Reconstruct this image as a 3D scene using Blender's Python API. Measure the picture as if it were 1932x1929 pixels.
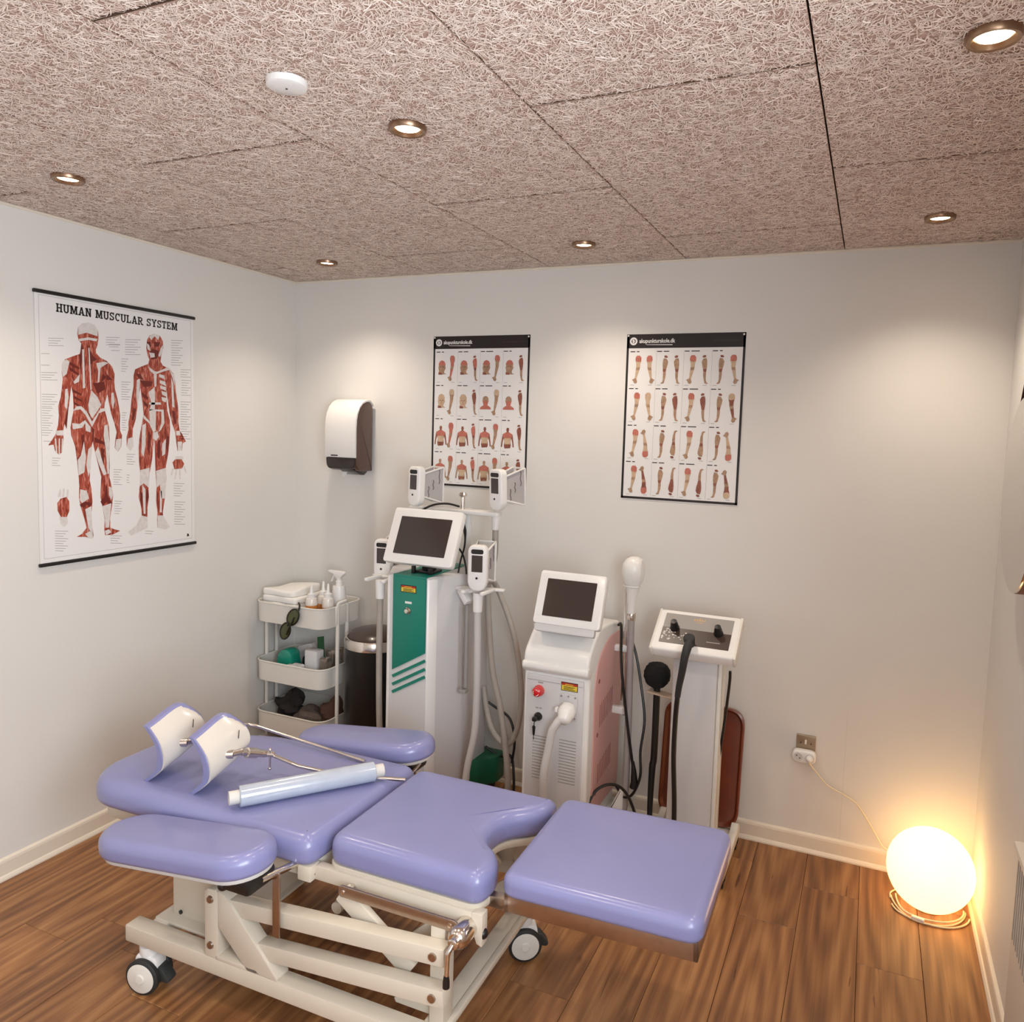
import bpy, bmesh, math, random
import numpy as np
from mathutils import Vector, Matrix

for o in list(bpy.data.objects):
    bpy.data.objects.remove(o)
scene = bpy.context.scene
COL = scene.collection
PI = math.pi

# ------------------------------------------------------------------ room size
W, H, Y0 = 3.174, 2.361, -4.15      # room: x 0..W, y Y0..0 (y = 0 is the back wall), z 0..H

# ------------------------------------------------------------------ camera
CAM_LOC = (2.7436, -3.1903, 1.6531)
yaw, pitch, roll = -0.40997, -0.08423, 0.03106
cd = bpy.data.cameras.new('camera')
cam = bpy.data.objects.new('camera', cd)
COL.objects.link(cam)
fw = Vector((math.sin(yaw)*math.cos(pitch), math.cos(yaw)*math.cos(pitch), math.sin(pitch)))
r0 = Vector((math.cos(yaw), -math.sin(yaw), 0))
u0 = r0.cross(fw)
rv = math.cos(roll)*r0 + math.sin(roll)*u0
uv = -math.sin(roll)*r0 + math.cos(roll)*u0
mw = Matrix((rv, uv, -fw)).transposed().to_4x4()
mw.translation = Vector(CAM_LOC)
cam.matrix_world = mw
cd.sensor_fit = 'HORIZONTAL'
cd.sensor_width = 36.0
cd.lens = 1461.98/1932*36.0
cd.shift_x = -41.7/1932
cd.shift_y = -29.98/1932
cd.clip_start = 0.02
scene.camera = cam

# ------------------------------------------------------------------ world, daylight, exposure
wd = bpy.data.worlds.new('world')
scene.world = wd
wd.use_nodes = True
wbg = wd.node_tree.nodes['Background']
wbg.inputs[0].default_value = (0.75, 0.86, 1.0, 1)
wbg.inputs[1].default_value = 1.2
WIN = (-4.0, -2.45, 0.90, 2.10)     # window in the right wall: y0, y1, z0, z1
DAY = bpy.data.lights.new('daylight', 'AREA')
DAY.shape = 'RECTANGLE'
DAY.size = WIN[1]-WIN[0]
DAY.size_y = WIN[3]-WIN[2]
DAY.energy = 60
DAY.color = (0.85, 0.93, 1.0)
dayo = bpy.data.objects.new('daylight', DAY)
COL.objects.link(dayo)
dayo.location = (W+0.22, (WIN[0]+WIN[1])/2, (WIN[2]+WIN[3])/2)
dayo.rotation_euler = (PI/2, 0, PI/2)
SPOT_W = 15.5
SPOT_COL = (1.0, 0.86, 0.71)
GLOBE_E = 1.9
scene.view_settings.view_transform = 'Standard'
scene.view_settings.look = 'None'
scene.view_settings.gamma = 1
scene.view_settings.use_curve_mapping = False
scene.view_settings.exposure = 0.62

# ------------------------------------------------------------------ materials
def lin(c):
    return tuple(((v/255)/12.92 if v/255 <= .04045 else ((v/255+.055)/1.055)**2.4) for v in c)

MATS = {}
def mat(name, rgb, rough=.5, metal=0.0, var=0.0, vscale=8.0, bump=0.0, bscale=60.0, emit=None, es=0.0,
        trans=0.0, alpha=1.0, coat=0.0, sss=0.0, spec=None):
    if name in MATS:
        return MATS[name]
    m = bpy.data.materials.new(name)
    m.use_nodes = True
    nt = m.node_tree
    b = nt.nodes['Principled BSDF']
    c = lin(rgb)
    b.inputs['Base Color'].default_value = (*c, 1)
    b.inputs['Roughness'].default_value = rough
    b.inputs['Metallic'].default_value = metal
    if spec is not None: b.inputs['Specular IOR Level'].default_value = spec
    if trans: b.inputs['Transmission Weight'].default_value = trans
    if alpha < 1: b.inputs['Alpha'].default_value = alpha
    if coat:
        b.inputs['Coat Weight'].default_value = coat
        b.inputs['Coat Roughness'].default_value = .15
    if emit:
        b.inputs['Emission Color'].default_value = (*lin(emit), 1)
        b.inputs['Emission Strength'].default_value = es
    tc = nt.nodes.new('ShaderNodeTexCoord')
    if var:
        n = nt.nodes.new('ShaderNodeTexNoise'); n.inputs['Scale'].default_value = vscale
        n.inputs['Detail'].default_value = 4
        nt.links.new(tc.outputs['Object'], n.inputs['Vector'])
        r = nt.nodes.new('ShaderNodeValToRGB')
        r.color_ramp.elements[0].position = .3; r.color_ramp.elements[1].position = .7
        r.color_ramp.elements[0].color = (*[x*(1-var) for x in c], 1)
        r.color_ramp.elements[1].color = (*[min(1, x*(1+var)) for x in c], 1)
        nt.links.new(n.outputs['Fac'], r.inputs['Fac'])
        nt.links.new(r.outputs['Color'], b.inputs['Base Color'])
    if bump:
        n2 = nt.nodes.new('ShaderNodeTexNoise'); n2.inputs['Scale'].default_value = bscale
        n2.inputs['Detail'].default_value = 3
        nt.links.new(tc.outputs['Object'], n2.inputs['Vector'])
        bp = nt.nodes.new('ShaderNodeBump'); bp.inputs['Strength'].default_value = bump
        bp.inputs['Distance'].default_value = .002
        nt.links.new(n2.outputs['Fac'], bp.inputs['Height'])
        nt.links.new(bp.outputs['Normal'], b.inputs['Normal'])
    MATS[name] = m
    return m

M_WALL = mat('painted wall', (222, 219, 214), .62, var=.012, vscale=2, bump=.12, bscale=90)
M_TRIM = mat('painted trim', (226, 216, 200), .4)
M_WHITE = mat('white plastic', (232, 230, 227), .32, coat=.15)
M_WHITE2 = mat('white enamel', (222, 218, 210), .38)
M_GREYW = mat('light grey plastic', (205, 203, 203), .42)
M_GREY = mat('grey plastic', (150, 146, 142), .5)
M_HOSE = mat('grey hose', (168, 160, 150), .5, var=.05, vscale=30)
M_BLACK = mat('black plastic', (22, 20, 19), .4)
M_RUBBER = mat('black rubber', (38, 38, 38), .65)
M_SCREEN = mat('dark screen', (56, 46, 42), .12, coat=.3)
M_CHROME = mat('chrome', (222, 214, 206), .16, 1.0)
M_STEEL = mat('brushed steel', (176, 160, 148), .3, 1.0, var=.06, vscale=40)
M_GREEN = mat('green enamel', (18, 122, 104), .38)
M_PURPLE = mat('lilac leatherette', (129, 131, 176), .29, var=.03, vscale=5, bump=.05, bscale=380, coat=.2)
M_PAPER = mat('poster paper', (232, 230, 228), .38, coat=.1)
M_INK = mat('black print', (24, 12, 12), .5)

# ------------------------------------------------------------------ mesh builder
class MB:
    """collects shapes into one mesh"""
    def __init__(s): s.v = []; s.f = []; s.m = []; s.cur = 0
    def add(s, vs, fs, mi=None):
        n = len(s.v); s.v += [tuple(v) for v in vs]
        for f in fs:
            s.f.append(tuple(i+n for i in f)); s.m.append(s.cur if mi is None else mi)
        return s
    def bm(s, b, M=None):
        b.verts.ensure_lookup_table(); b.verts.index_update()
        vs = [(M @ v.co) if M else v.co for v in b.verts]
        s.add([tuple(v) for v in vs], [[v.index for v in f.verts] for f in b.faces]); b.free(); return s
    def box(s, x0, x1, y0, y1, z0, z1, bev=0.0, seg=2, M=None):
        b = bmesh.new(); bmesh.ops.create_cube(b, size=1)
        for v in b.verts:
            v.co = Vector(((x0+x1)/2+v.co.x*(x1-x0), (y0+y1)/2+v.co.y*(y1-y0), (z0+z1)/2+v.co.z*(z1-z0)))
        if bev: bmesh.ops.bevel(b, geom=list(b.edges), offset=bev, segments=seg, affect='EDGES', profile=.5)
        return s.bm(b, M)
    def bar(s, p0, p1, w, h, up=(0, 0, 1), bev=0.0):
        """box of width w (sideways) and height h (along up) from p0 to p1"""
        p0 = Vector(p0); p1 = Vector(p1); d = p1-p0; L = d.length; d.normalize()
        side = d.cross(Vector(up)).normalized(); u = side.cross(d)
        M = Matrix((side, d, u)).transposed().to_4x4(); M.translation = (p0+p1)/2
        return s.box(-w/2, w/2, -L/2, L/2, -h/2, h/2, bev, 2, M)
    def tube(s, pts, r, seg=10, caps=True, smooth_n=0):
        P = [Vector(p) for p in pts]
        if smooth_n: P = spline(P, smooth_n)
        n = len(P); R = r if hasattr(r, '__len__') else [r]*n
        if len(R) != n: R = list(np.interp(np.linspace(0, 1, n), np.linspace(0, 1, len(R)), R))
        T = [(P[min(i+1, n-1)]-P[max(i-1, 0)]).normalized() for i in range(n)]
        ref = Vector((0, 0, 1)) if abs(T[0].z) < .9 else Vector((1, 0, 0))
        a = T[0].cross(ref).normalized(); vs = []; fs = []
        for i in range(n):
            a = (a-T[i]*a.dot(T[i])).normalized(); b = T[i].cross(a)
            for k in range(seg):
                t = 2*PI*k/seg; vs.append(P[i]+(a*math.cos(t)+b*math.sin(t))*R[i])
        for i in range(n-1):
            for k in range(seg):
                k2 = (k+1) % seg
                fs.append((i*seg+k, i*seg+k2, (i+1)*seg+k2, (i+1)*seg+k))
        if caps:
            fs.append(tuple(range(seg-1, -1, -1))); fs.append(tuple((n-1)*seg+k for k in range(seg)))
        return s.add(vs, fs)
    def lathe(s, prof, c=(0, 0, 0), axis='Z', seg=28, M=None):
        """prof: (radius, height) from one end to the other"""
        vs = []; fs = []; n = len(prof)
        for r, h in prof:
            for k in range(seg):
                t = 2*PI*k/seg; x, y = r*math.cos(t), r*math.sin(t)
                p = {'Z': (x, y, h), 'Y': (x, h, y), 'X': (h, x, y)}[axis]
                vs.append(Vector(p))
        for i in range(n-1):
            for k in range(seg):
                k2 = (k+1) % seg; fs.append((i*seg+k, i*seg+k2, (i+1)*seg+k2, (i+1)*seg+k))
        fs.append(tuple(range(seg-1, -1, -1))); fs.append(tuple((n-1)*seg+k for k in range(seg)))
        if M: vs = [M @ v for v in vs]
        return s.add([v+Vector(c) for v in vs], fs)
    def prism(s, poly, d0, d1, axis='Z', bev=0.0, seg=2):
        """polygon in the plane across axis: Z:(x,y)  Y:(x,z)  X:(y,z)"""
        f3 = {'Z': lambda a, b, h: (a, b, h), 'Y': lambda a, b, h: (a, h, b), 'X': lambda a, b, h: (h, a, b)}[axis]
        b = bmesh.new(); n = len(poly)
        A = [b.verts.new(f3(p[0], p[1], d0)) for p in poly]; B = [b.verts.new(f3(p[0], p[1], d1)) for p in poly]
        b.faces.new(A); b.faces.new(B[::-1])
        for i in range(n): b.faces.new((A[i], A[(i+1) % n], B[(i+1) % n], B[i]))
        bmesh.ops.recalc_face_normals(b, faces=b.faces)
        if bev:
            ed = [e for e in b.edges if len(e.link_faces) == 2 and e.calc_face_angle(0) > .6]
            bmesh.ops.bevel(b, geom=ed, offset=bev, segments=seg, affect='EDGES', profile=.5)
        return s.bm(b)
    def ball(s, c, r, seg=20, rings=12, sc=(1, 1, 1)):
        vs = []; fs = []
        for i in range(rings+1):
            t = PI*i/rings
            for k in range(seg):
                p = 2*PI*k/seg
                vs.append((c[0]+sc[0]*r*math.sin(t)*math.cos(p), c[1]+sc[1]*r*math.sin(t)*math.sin(p), c[2]+sc[2]*r*math.cos(t)))
        for i in range(rings):
            for k in range(seg):
                k2 = (k+1) % seg; fs.append((i*seg+k, (i+1)*seg+k, (i+1)*seg+k2, i*seg+k2))
        return s.add(vs, fs)
    def pad(s, outline, z0, z1, rt, rb, dome=0.0, n=6):
        """cushion: outline (x,y) CCW, rounded top (rt) and bottom (rb) edges"""
        O = [Vector((p[0], p[1])) for p in outline]; N = len(O); nor = []
        for i in range(N):
            t = (O[(i+1) % N]-O[i-1]).normalized(); nor.append(Vector((-t.y, t.x)))   # inward for CCW
        rings = []
        for k in range(n+1):
            a = PI/2*k/n; rings.append((rb*(1-math.sin(a)), z0+rb*(1-math.cos(a))))
        for k in range(n+1):
            a = PI/2*k/n; rings.append((rt*(1-math.cos(a)), z1-rt*(1-math.sin(a))))
        vs = []; fs = []
        for ins, z in rings:
            for i in range(N): vs.append((O[i].x+nor[i].x*ins, O[i].y+nor[i].y*ins, z))
        nr = len(rings); c = Vector((sum(p.x for p in O)/N, sum(p.y for p in O)/N)); last = vs[-N:]
        for q in (.82, .55, .28):
            for p in last: vs.append((c.x+(p[0]-c.x)*q, c.y+(p[1]-c.y)*q, z1+dome*(1-q)))
            nr += 1
        for j in range(nr-1):
            for i in range(N):
                i2 = (i+1) % N; fs.append((j*N+i, j*N+i2, (j+1)*N+i2, (j+1)*N+i))
        vs.append((c.x, c.y, z1+dome))
        for i in range(N): fs.append(((nr-1)*N+i, (nr-1)*N+(i+1) % N, nr*N))
        fs.append(tuple(range(N-1, -1, -1)))
        return s.add(vs, fs)

def spline(P, n):
    P = [Vector(p) for p in P]; out = []
    for i in range(len(P)-1):
        a = P[i-1] if i else P[0]*2-P[1]; b, c = P[i], P[i+1]; d = P[i+2] if i+2 < len(P) else c*2-b
        for k in range(n):
            t = k/n
            out.append(.5*((2*b)+(c-a)*t+(2*a-5*b+4*c-d)*t*t+(3*b-a-3*c+d)*t**3))
    out.append(P[-1]); return out

def rpoly(pts, r, n=5):
    """round the corners of a polygon; r may be one radius or one per corner"""
    out = []; N = len(pts)
    for i in range(N):
        p = Vector(pts[i][:2]); a = Vector(pts[i-1][:2]); b = Vector(pts[(i+1) % N][:2])
        rr = r[i] if hasattr(r, '__len__') else r
        da = (a-p); db = (b-p); rr = min(rr, da.length*.48, db.length*.48)
        if rr < 1e-5: out.append((p.x, p.y)); continue
        p0 = p+da.normalized()*rr; p1 = p+db.normalized()*rr
        for k in range(n+1):
            t = k/n; q = p0*(1-t)**2+p*2*t*(1-t)+p1*t*t; out.append((q.x, q.y))
    return out
def rrect(x0, x1, y0, y1, r, n=5): return rpoly([(x0, y0), (x1, y0), (x1, y1), (x0, y1)], r, n)
def dense(poly, d=.03):
    out = []
    for i in range(len(poly)):
        a = Vector(poly[i]); b = Vector(poly[(i+1) % len(poly)]); k = max(1, int((b-a).length/d))
        for j in range(k): q = a+(b-a)*j/k; out.append((q.x, q.y))
    return out
def frame(o, x, y, z):
    """matrix with the given axes (columns) and origin"""
    M = Matrix((Vector(x), Vector(y), Vector(z))).transposed().to_4x4(); M.translation = Vector(o); return M

# ------------------------------------------------------------------ objects
ROOT = {}
def org(p): return ROOT.get(p.name, Vector((0, 0, 0)))
def tag(o, label=None, cat=None, group=None, kind=None):
    if label: o['label'] = label
    if cat: o['category'] = cat
    if group: o['group'] = group
    if kind: o['kind'] = kind
    return o
def thing(name, loc, label, cat, group=None, rz=0.0):
    o = bpy.data.objects.new(name, None); COL.objects.link(o)
    o.location = loc; o.rotation_euler[2] = rz; o.empty_display_size = .05
    ROOT[o.name] = Vector(loc); return tag(o, label, cat, group)
def obj(name, mb, mats, parent=None, smooth=True, label=None, ang=38, kind=None):
    """one mesh object; vertices are given in room coordinates (before the thing's own turn)"""
    me = bpy.data.meshes.new(name)
    L = org(parent) if parent else Vector((0, 0, 0))
    vs = [(v[0]-L.x, v[1]-L.y, v[2]-L.z) for v in mb.v]
    me.from_pydata(vs, [], mb.f)
    if not isinstance(mats, (list, tuple)): mats = [mats]
    for m in mats: me.materials.append(m)
    if len(mats) > 1: me.polygons.foreach_set('material_index', mb.m)
    me.update()
    if smooth:
        me.polygons.foreach_set('use_smooth', [True]*len(me.polygons))
        try: me.set_sharp_from_angle(angle=math.radians(ang))
        except Exception: pass
    o = bpy.data.objects.new(name, me); COL.objects.link(o)
    if parent:
        o.parent = parent; ROOT[o.name] = L
    if label: o['label'] = label
    if kind: o['kind'] = kind
    return o
def single(name, mb, mats, label, cat, group=None, smooth=True):
    """a thing that is one mesh: origin at its base centre"""
    xs = [v[0] for v in mb.v]; ys = [v[1] for v in mb.v]; zs = [v[2] for v in mb.v]
    L = Vector(((min(xs)+max(xs))/2, (min(ys)+max(ys))/2, min(zs)))
    mb.v = [(v[0]-L.x, v[1]-L.y, v[2]-L.z) for v in mb.v]
    o = obj(name, mb, mats, None, smooth); o.location = L; ROOT[o.name] = L
    return tag(o, label, cat, group)
def struct(name, mb, mats, smooth=False, parent=None):
    o = obj(name, mb, mats, parent, smooth)
    if not parent: o['kind'] = 'structure'
    return o
def copy_tree(o, parent=None):
    c = o.copy(); COL.objects.link(c); c.parent = parent
    for ch in list(o.children): copy_tree(ch, c)
    return c

# ================================================================== ROOM
def wood_mat():
    m = bpy.data.materials.new('oak laminate'); m.use_nodes = True; nt = m.node_tree; N = nt.nodes; Lk = nt.links
    b = N['Principled BSDF']; b.inputs['Roughness'].default_value = .42
    tc = N.new('ShaderNodeTexCoord'); oi = N.new('ShaderNodeObjectInfo')
    add = N.new('ShaderNodeVectorMath'); add.operation = 'MULTIPLY_ADD'
    cx = N.new('ShaderNodeCombineXYZ')
    for k, s in ((0, 7.3), (1, 13.1), (2, 5.7)):
        mm = N.new('ShaderNodeMath'); mm.operation = 'MULTIPLY'; mm.inputs[1].default_value = s
        Lk.new(oi.outputs['Random'], mm.inputs[0]); Lk.new(mm.outputs[0], cx.inputs[k])
    Lk.new(tc.outputs['Object'], add.inputs[0]); add.inputs[1].default_value = (1, 1, 1); Lk.new(cx.outputs[0], add.inputs[2])
    def noise(sc, det, vec, dist=0.0):
        mp = N.new('ShaderNodeMapping'); mp.inputs['Scale'].default_value = vec; Lk.new(add.outputs[0], mp.inputs[0])
        n = N.new('ShaderNodeTexNoise'); n.inputs['Scale'].default_value = sc; n.inputs['Detail'].default_value = det
        n.inputs['Distortion'].default_value = dist; Lk.new(mp.outputs[0], n.inputs[0]); return n
    grain = noise(1.0, 6, (75, 1.6, 1), .4)
    broad = noise(1.0, 5, (11, .55, 1), .5)
    cath = N.new('ShaderNodeTexWave'); cath.wave_type = 'RINGS'; cath.rings_direction = 'Z'; cath.inputs['Scale'].default_value = 1.0
    mp = N.new('ShaderNodeMapping'); mp.inputs['Scale'].default_value = (9, 1.0, 1); cy_ = N.new('ShaderNodeCombineXYZ'); my_ = N.new('ShaderNodeMapRange'); my_.inputs[3].default_value = -.7; my_.inputs[4].default_value = .7
    Lk.new(oi.outputs['Random'], my_.inputs[0]); Lk.new(my_.outputs[0], cy_.inputs[1])
    ad2 = N.new('ShaderNodeVectorMath'); Lk.new(tc.outputs['Object'], ad2.inputs[0]); Lk.new(cy_.outputs[0], ad2.inputs[1]); Lk.new(ad2.outputs[0], mp.inputs[0])
    Lk.new(mp.outputs[0], cath.inputs[0]); cath.inputs['Distortion'].default_value = 2.5; cath.inputs['Detail'].default_value = 2; cath.inputs['Detail Scale'].default_value = 1.5
    knot = noise(1.0, 2, (8, 3.2, 1), .4)
    r = N.new('ShaderNodeValToRGB'); e = r.color_ramp.elements
    e[0].position = .28; e[0].color = (*lin((92, 56, 33)), 1)
    e[1].position = .74; e[1].color = (*lin((186, 137, 88)), 1)
    k = e.new(.5); k.color = (*lin((144, 97, 58)), 1)
    def mixf(a, bb, f):
        x = N.new('ShaderNodeMix'); x.data_type = 'FLOAT'; x.inputs[0].default_value = f
        Lk.new(a, x.inputs[2]); Lk.new(bb, x.inputs[3]); return x.outputs[0]
    v = mixf(grain.outputs['Fac'], broad.outputs['Fac'], .55)
    v = mixf(v, cath.outputs['Fac'], .14)
    Lk.new(v, r.inputs['Fac'])
    kr = N.new('ShaderNodeValToRGB'); kr.color_ramp.elements[0].position = .68; kr.color_ramp.elements[0].color = (1, 1, 1, 1)
    kr.color_ramp.elements[1].position = .76; kr.color_ramp.elements[1].color = (.38, .30, .25, 1); Lk.new(knot.outputs['Fac'], kr.inputs['Fac'])
    mu = N.new('ShaderNodeMix'); mu.data_type = 'RGBA'; mu.blend_type = 'MULTIPLY'; mu.inputs[0].default_value = 1
    Lk.new(r.outputs['Color'], mu.inputs[6]); Lk.new(kr.outputs['Color'], mu.inputs[7])
    crk = noise(1.0, 3, (34, 2.2, 1), .8)
    cr = N.new('ShaderNodeValToRGB'); cr.color_ramp.elements[0].position = .70; cr.color_ramp.elements[0].color = (1, 1, 1, 1)
    cr.color_ramp.elements[1].position = .73; cr.color_ramp.elements[1].color = (.45, .36, .3, 1); Lk.new(crk.outputs['Fac'], cr.inputs['Fac'])
    mu2 = N.new('ShaderNodeMix'); mu2.data_type = 'RGBA'; mu2.blend_type = 'MULTIPLY'; mu2.inputs[0].default_value = 1
    Lk.new(mu.outputs[2], mu2.inputs[6]); Lk.new(cr.outputs['Color'], mu2.inputs[7]); mu = mu2
    hs = N.new('ShaderNodeHueSaturation'); rm = N.new('ShaderNodeMapRange'); rm.inputs[3].default_value = .84; rm.inputs[4].default_value = 1.12
    Lk.new(oi.outputs['Random'], rm.inputs[0]); Lk.new(rm.outputs[0], hs.inputs['Value']); Lk.new(mu.outputs[2], hs.inputs['Color'])
    Lk.new(hs.outputs['Color'], b.inputs['Base Color'])
    bp = N.new('ShaderNodeBump'); bp.inputs['Strength'].default_value = .12; bp.inputs['Distance'].default_value = .002
    Lk.new(grain.outputs['Fac'], bp.inputs['Height']); Lk.new(bp.outputs['Normal'], b.inputs['Normal'])
    return m
M_WOOD = wood_mat()
M_DARKGAP = mat('dark joint', (46, 30, 20), .8)

floor = struct('floor', MB().box(-.1, W+.1, Y0-.1, .1, -.06, -.012), M_DARKGAP)
PW = .191
rnd = random.Random(4)
pmesh = {}
def plank(x0, x1, y0, y1):
    key = (round(x1-x0, 4), round(y1-y0, 4))
    if key not in pmesh:
        b = MB().box(-(x1-x0)/2+.0006, (x1-x0)/2-.0006, -(y1-y0)/2+.0005, (y1-y0)/2-.0005, -.012, 0, .0011, 1)
        o = obj('plank', b, M_WOOD, floor, False); pmesh[key] = o.data
    else:
        o = bpy.data.objects.new('plank', pmesh[key]); COL.objects.link(o); o.parent = floor
    o.location = ((x0+x1)/2, (y0+y1)/2, 0)
xs = [2.986+PW]
while xs[-1] > 0: xs.append(xs[-1]-PW)
known = {0: -.20, 1: -.63, 2: -.26, 3: -.54}
for i in range(len(xs)-1):
    x1, x0 = min(xs[i], W), max(xs[i+1], 0)
    if x1-x0 < .01: continue
    yj = known.get(i, -rnd.uniform(.1, 1.28)); cuts = [0]
    while yj > Y0: cuts.append(yj); yj -= 1.285
    cuts.append(Y0)
    for a, b in zip(cuts, cuts[1:]):
        if a-b > .01: plank(x0, x1, b, a)

# ---- ceiling of wood-wool slabs, every strand modelled
def strand_mat():
    m = bpy.data.materials.new('wood wool strands'); m.use_nodes = True; nt = m.node_tree
    b = nt.nodes['Principled BSDF']; b.inputs['Roughness'].default_value = .8
    g = nt.nodes.new('ShaderNodeNewGeometry'); r = nt.nodes.new('ShaderNodeValToRGB'); e = r.color_ramp.elements
    e[0].color = (*lin((236, 216, 204)), 1); e[1].color = (*lin((251, 238, 228)), 1)
    nt.links.new(g.outputs['Random Per Island'], r.inputs['Fac']); nt.links.new(r.outputs['Color'], b.inputs['Base Color'])
    return m
M_STRAND = strand_mat()
M_SLAB = mat('wood wool core', (188, 160, 146), .95, var=.12, vscale=160)
M_SLABE = mat('slab edge', (96, 70, 54), .95)
ceiling = struct('ceiling', MB().box(-.1, W+.1, Y0-.1, .1, H+.03, H+.09), mat('dark ceiling void', (92, 68, 54), .9))
smesh = {}
def slab_mesh(w, l, seed):
    rg = np.random.default_rng(seed); n = int(w*l*30000)
    cx = rg.uniform(-w/2, w/2, n); cy = rg.uniform(-l/2, l/2, n); th = rg.uniform(0, 2*PI, n)
    ln = rg.uniform(.012, .036, n); wd_ = rg.uniform(.0009, .0020, n); cv = rg.normal(0, 10, n); z = rg.uniform(0, .0024, n)
    tl = rg.normal(0, .0008, n); rl = rg.normal(0, .22, n)
    S = 5; t = np.linspace(-.5, .5, S)
    V = np.zeros((n, S, 2, 3))
    for i, tt in enumerate(t):
        a = th+cv*tt*ln*1.0; d = tt*ln
        px = cx+np.cos(th)*d-np.sin(th)*cv*d*d/2*1.0; py = cy+np.sin(th)*d+np.cos(th)*cv*d*d/2*1.0
        nx, ny = -np.sin(a), np.cos(a)
        for j, sg in enumerate((-1, 1)):
            V[:, i, j, 0] = np.clip(px+sg*nx*wd_/2, -w/2+.0005, w/2-.0005); V[:, i, j, 1] = np.clip(py+sg*ny*wd_/2, -l/2, l/2)
            V[:, i, j, 2] = -z+tl*tt*2+.0008*(1-4*tt*tt)*-1+sg*np.sin(rl)*wd_/2
    verts = V.reshape(-1, 3); base = (np.arange(n)*S*2)[:, None]; F = []
    for i in range(S-1):
        F.append(base+np.array([i*2, i*2+1, i*2+3, i*2+2]))
    F = np.concatenate(F)
    # core slab
    nb = len(verts); x, y = w/2, l/2
    bv = np.array([(-x, -y, .001), (x, -y, .001), (x, y, .001), (-x, y, .001), (-x, -y, .026), (x, -y, .026), (x, y, .026), (-x, y, .026)])
    bf = np.array([(0, 3, 2, 1), (4, 5, 6, 7), (0, 1, 5, 4), (1, 2, 6, 5), (2, 3, 7, 6), (3, 0, 4, 7)])+nb
    verts = np.concatenate([verts, bv]); F = np.concatenate([F, bf])
    me = bpy.data.meshes.new('ceiling_slab')
    me.vertices.add(len(verts)); me.vertices.foreach_set('co', verts.ravel())
    me.loops.add(len(F)*4); me.loops.foreach_set('vertex_index', F.ravel().astype(np.int32))
    me.polygons.add(len(F)); me.polygons.foreach_set('loop_start', np.arange(len(F), dtype=np.int32)*4)
    me.polygons.foreach_set('loop_total', np.full(len(F), 4, dtype=np.int32))
    me.materials.append(M_STRAND); me.materials.append(M_SLAB); me.materials.append(M_SLABE)
    mi = np.zeros(len(F), dtype=np.int32); mi[-6:] = 1; mi[-4:] = 2; me.polygons.foreach_set('material_index', mi)
    me.polygons.foreach_set('use_smooth', np.zeros(len(F), dtype=bool))
    me.update(); me.validate(); return me
def slab(x0, x1, y0, y1):
    g = .0018; gy = .0045; key = (round(x1-x0, 3), round(y1-y0, 3))
    if key not in smesh: smesh[key] = slab_mesh(x1-x0-2*g, y1-y0-2*gy, len(smesh)+3)
    o = bpy.data.objects.new('ceiling_slab', smesh[key]); COL.objects.link(o); o.parent = ceiling
    o.location = ((x0+x1)/2, (y0+y1)/2, H+.005)
    if rnd.random() < .5: o.rotation_euler[2] = PI
X1 = 2.599
colx = [(X1, W, -.95), (X1-.6, X1, -.3705), (X1-1.2, X1-.6, -.973), (X1-1.8, X1-1.2, -.3702), (X1-2.4, X1-1.8, -.979), (0, X1-2.4, -.30)]
for x0, x1, yj in colx:
    cuts = [0]; y = yj
    while y > Y0: cuts.append(y); y -= 1.2
    cuts.append(Y0)
    for a, b in zip(cuts, cuts[1:]): slab(x0, x1, b, a)

# ---- walls
struct('wall_back', MB().box(-.12, W+.12, 0, .12, -.05, H+.05), M_WALL)
struct('wall_left', MB().box(-.12, 0, Y0-.12, .12, -.05, H+.05), M_WALL)
struct('wall_front', MB().box(-.12, W+.12, Y0-.12, Y0, -.05, H+.05), M_WALL)
b = MB(); a0, a1, c0, c1 = WIN
b.box(W, W+.2, a1, .12, -.05, H+.05).box(W, W+.2, Y0-.12, a0, -.05, H+.05).box(W, W+.2, a0, a1, -.05, c0).box(W, W+.2, a0, a1, c1, H+.05)
struct('wall_right', b, M_WALL)
b = MB(); t = .05
b.box(W+.1, W+.16, a0, a0+t, c0, c1, .004).box(W+.1, W+.16, a1-t, a1, c0, c1, .004).box(W+.1, W+.16, a0, a1, c0, c0+t, .004).box(W+.1, W+.16, a0, a1, c1-t, c1, .004)
b.box(W+.105, W+.155, (a0+a1)/2-.03, (a0+a1)/2+.03, c0, c1, .004)
win = struct('window_1', b, M_WHITE)
struct('window_sill', MB().box(W-.02, W+.12, a0+.002, a1-.002, c0-.03, c0, .004), M_WHITE, parent=win)
# faint joints of the wall boards on the back wall
for i, x in enumerate((2.716,)):
    struct('trim_%d' % (i+4), MB().box(x-.001, x+.001, -.0006, .001, .076, .60), mat('paint joint', (212, 208, 202), .65))
# bead of filler between ceiling and walls
struct('trim_1', MB().box(0, W, -.006, 0, H-.006, H+.004, .002, 1), M_TRIM)
struct('trim_2', MB().box(0, .006, Y0, 0, H-.006, H+.004, .002, 1), M_TRIM)
struct('trim_3', MB().box(W-.006, W, Y0, 0, H-.006, H+.004, .002, 1), M_TRIM)
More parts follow.
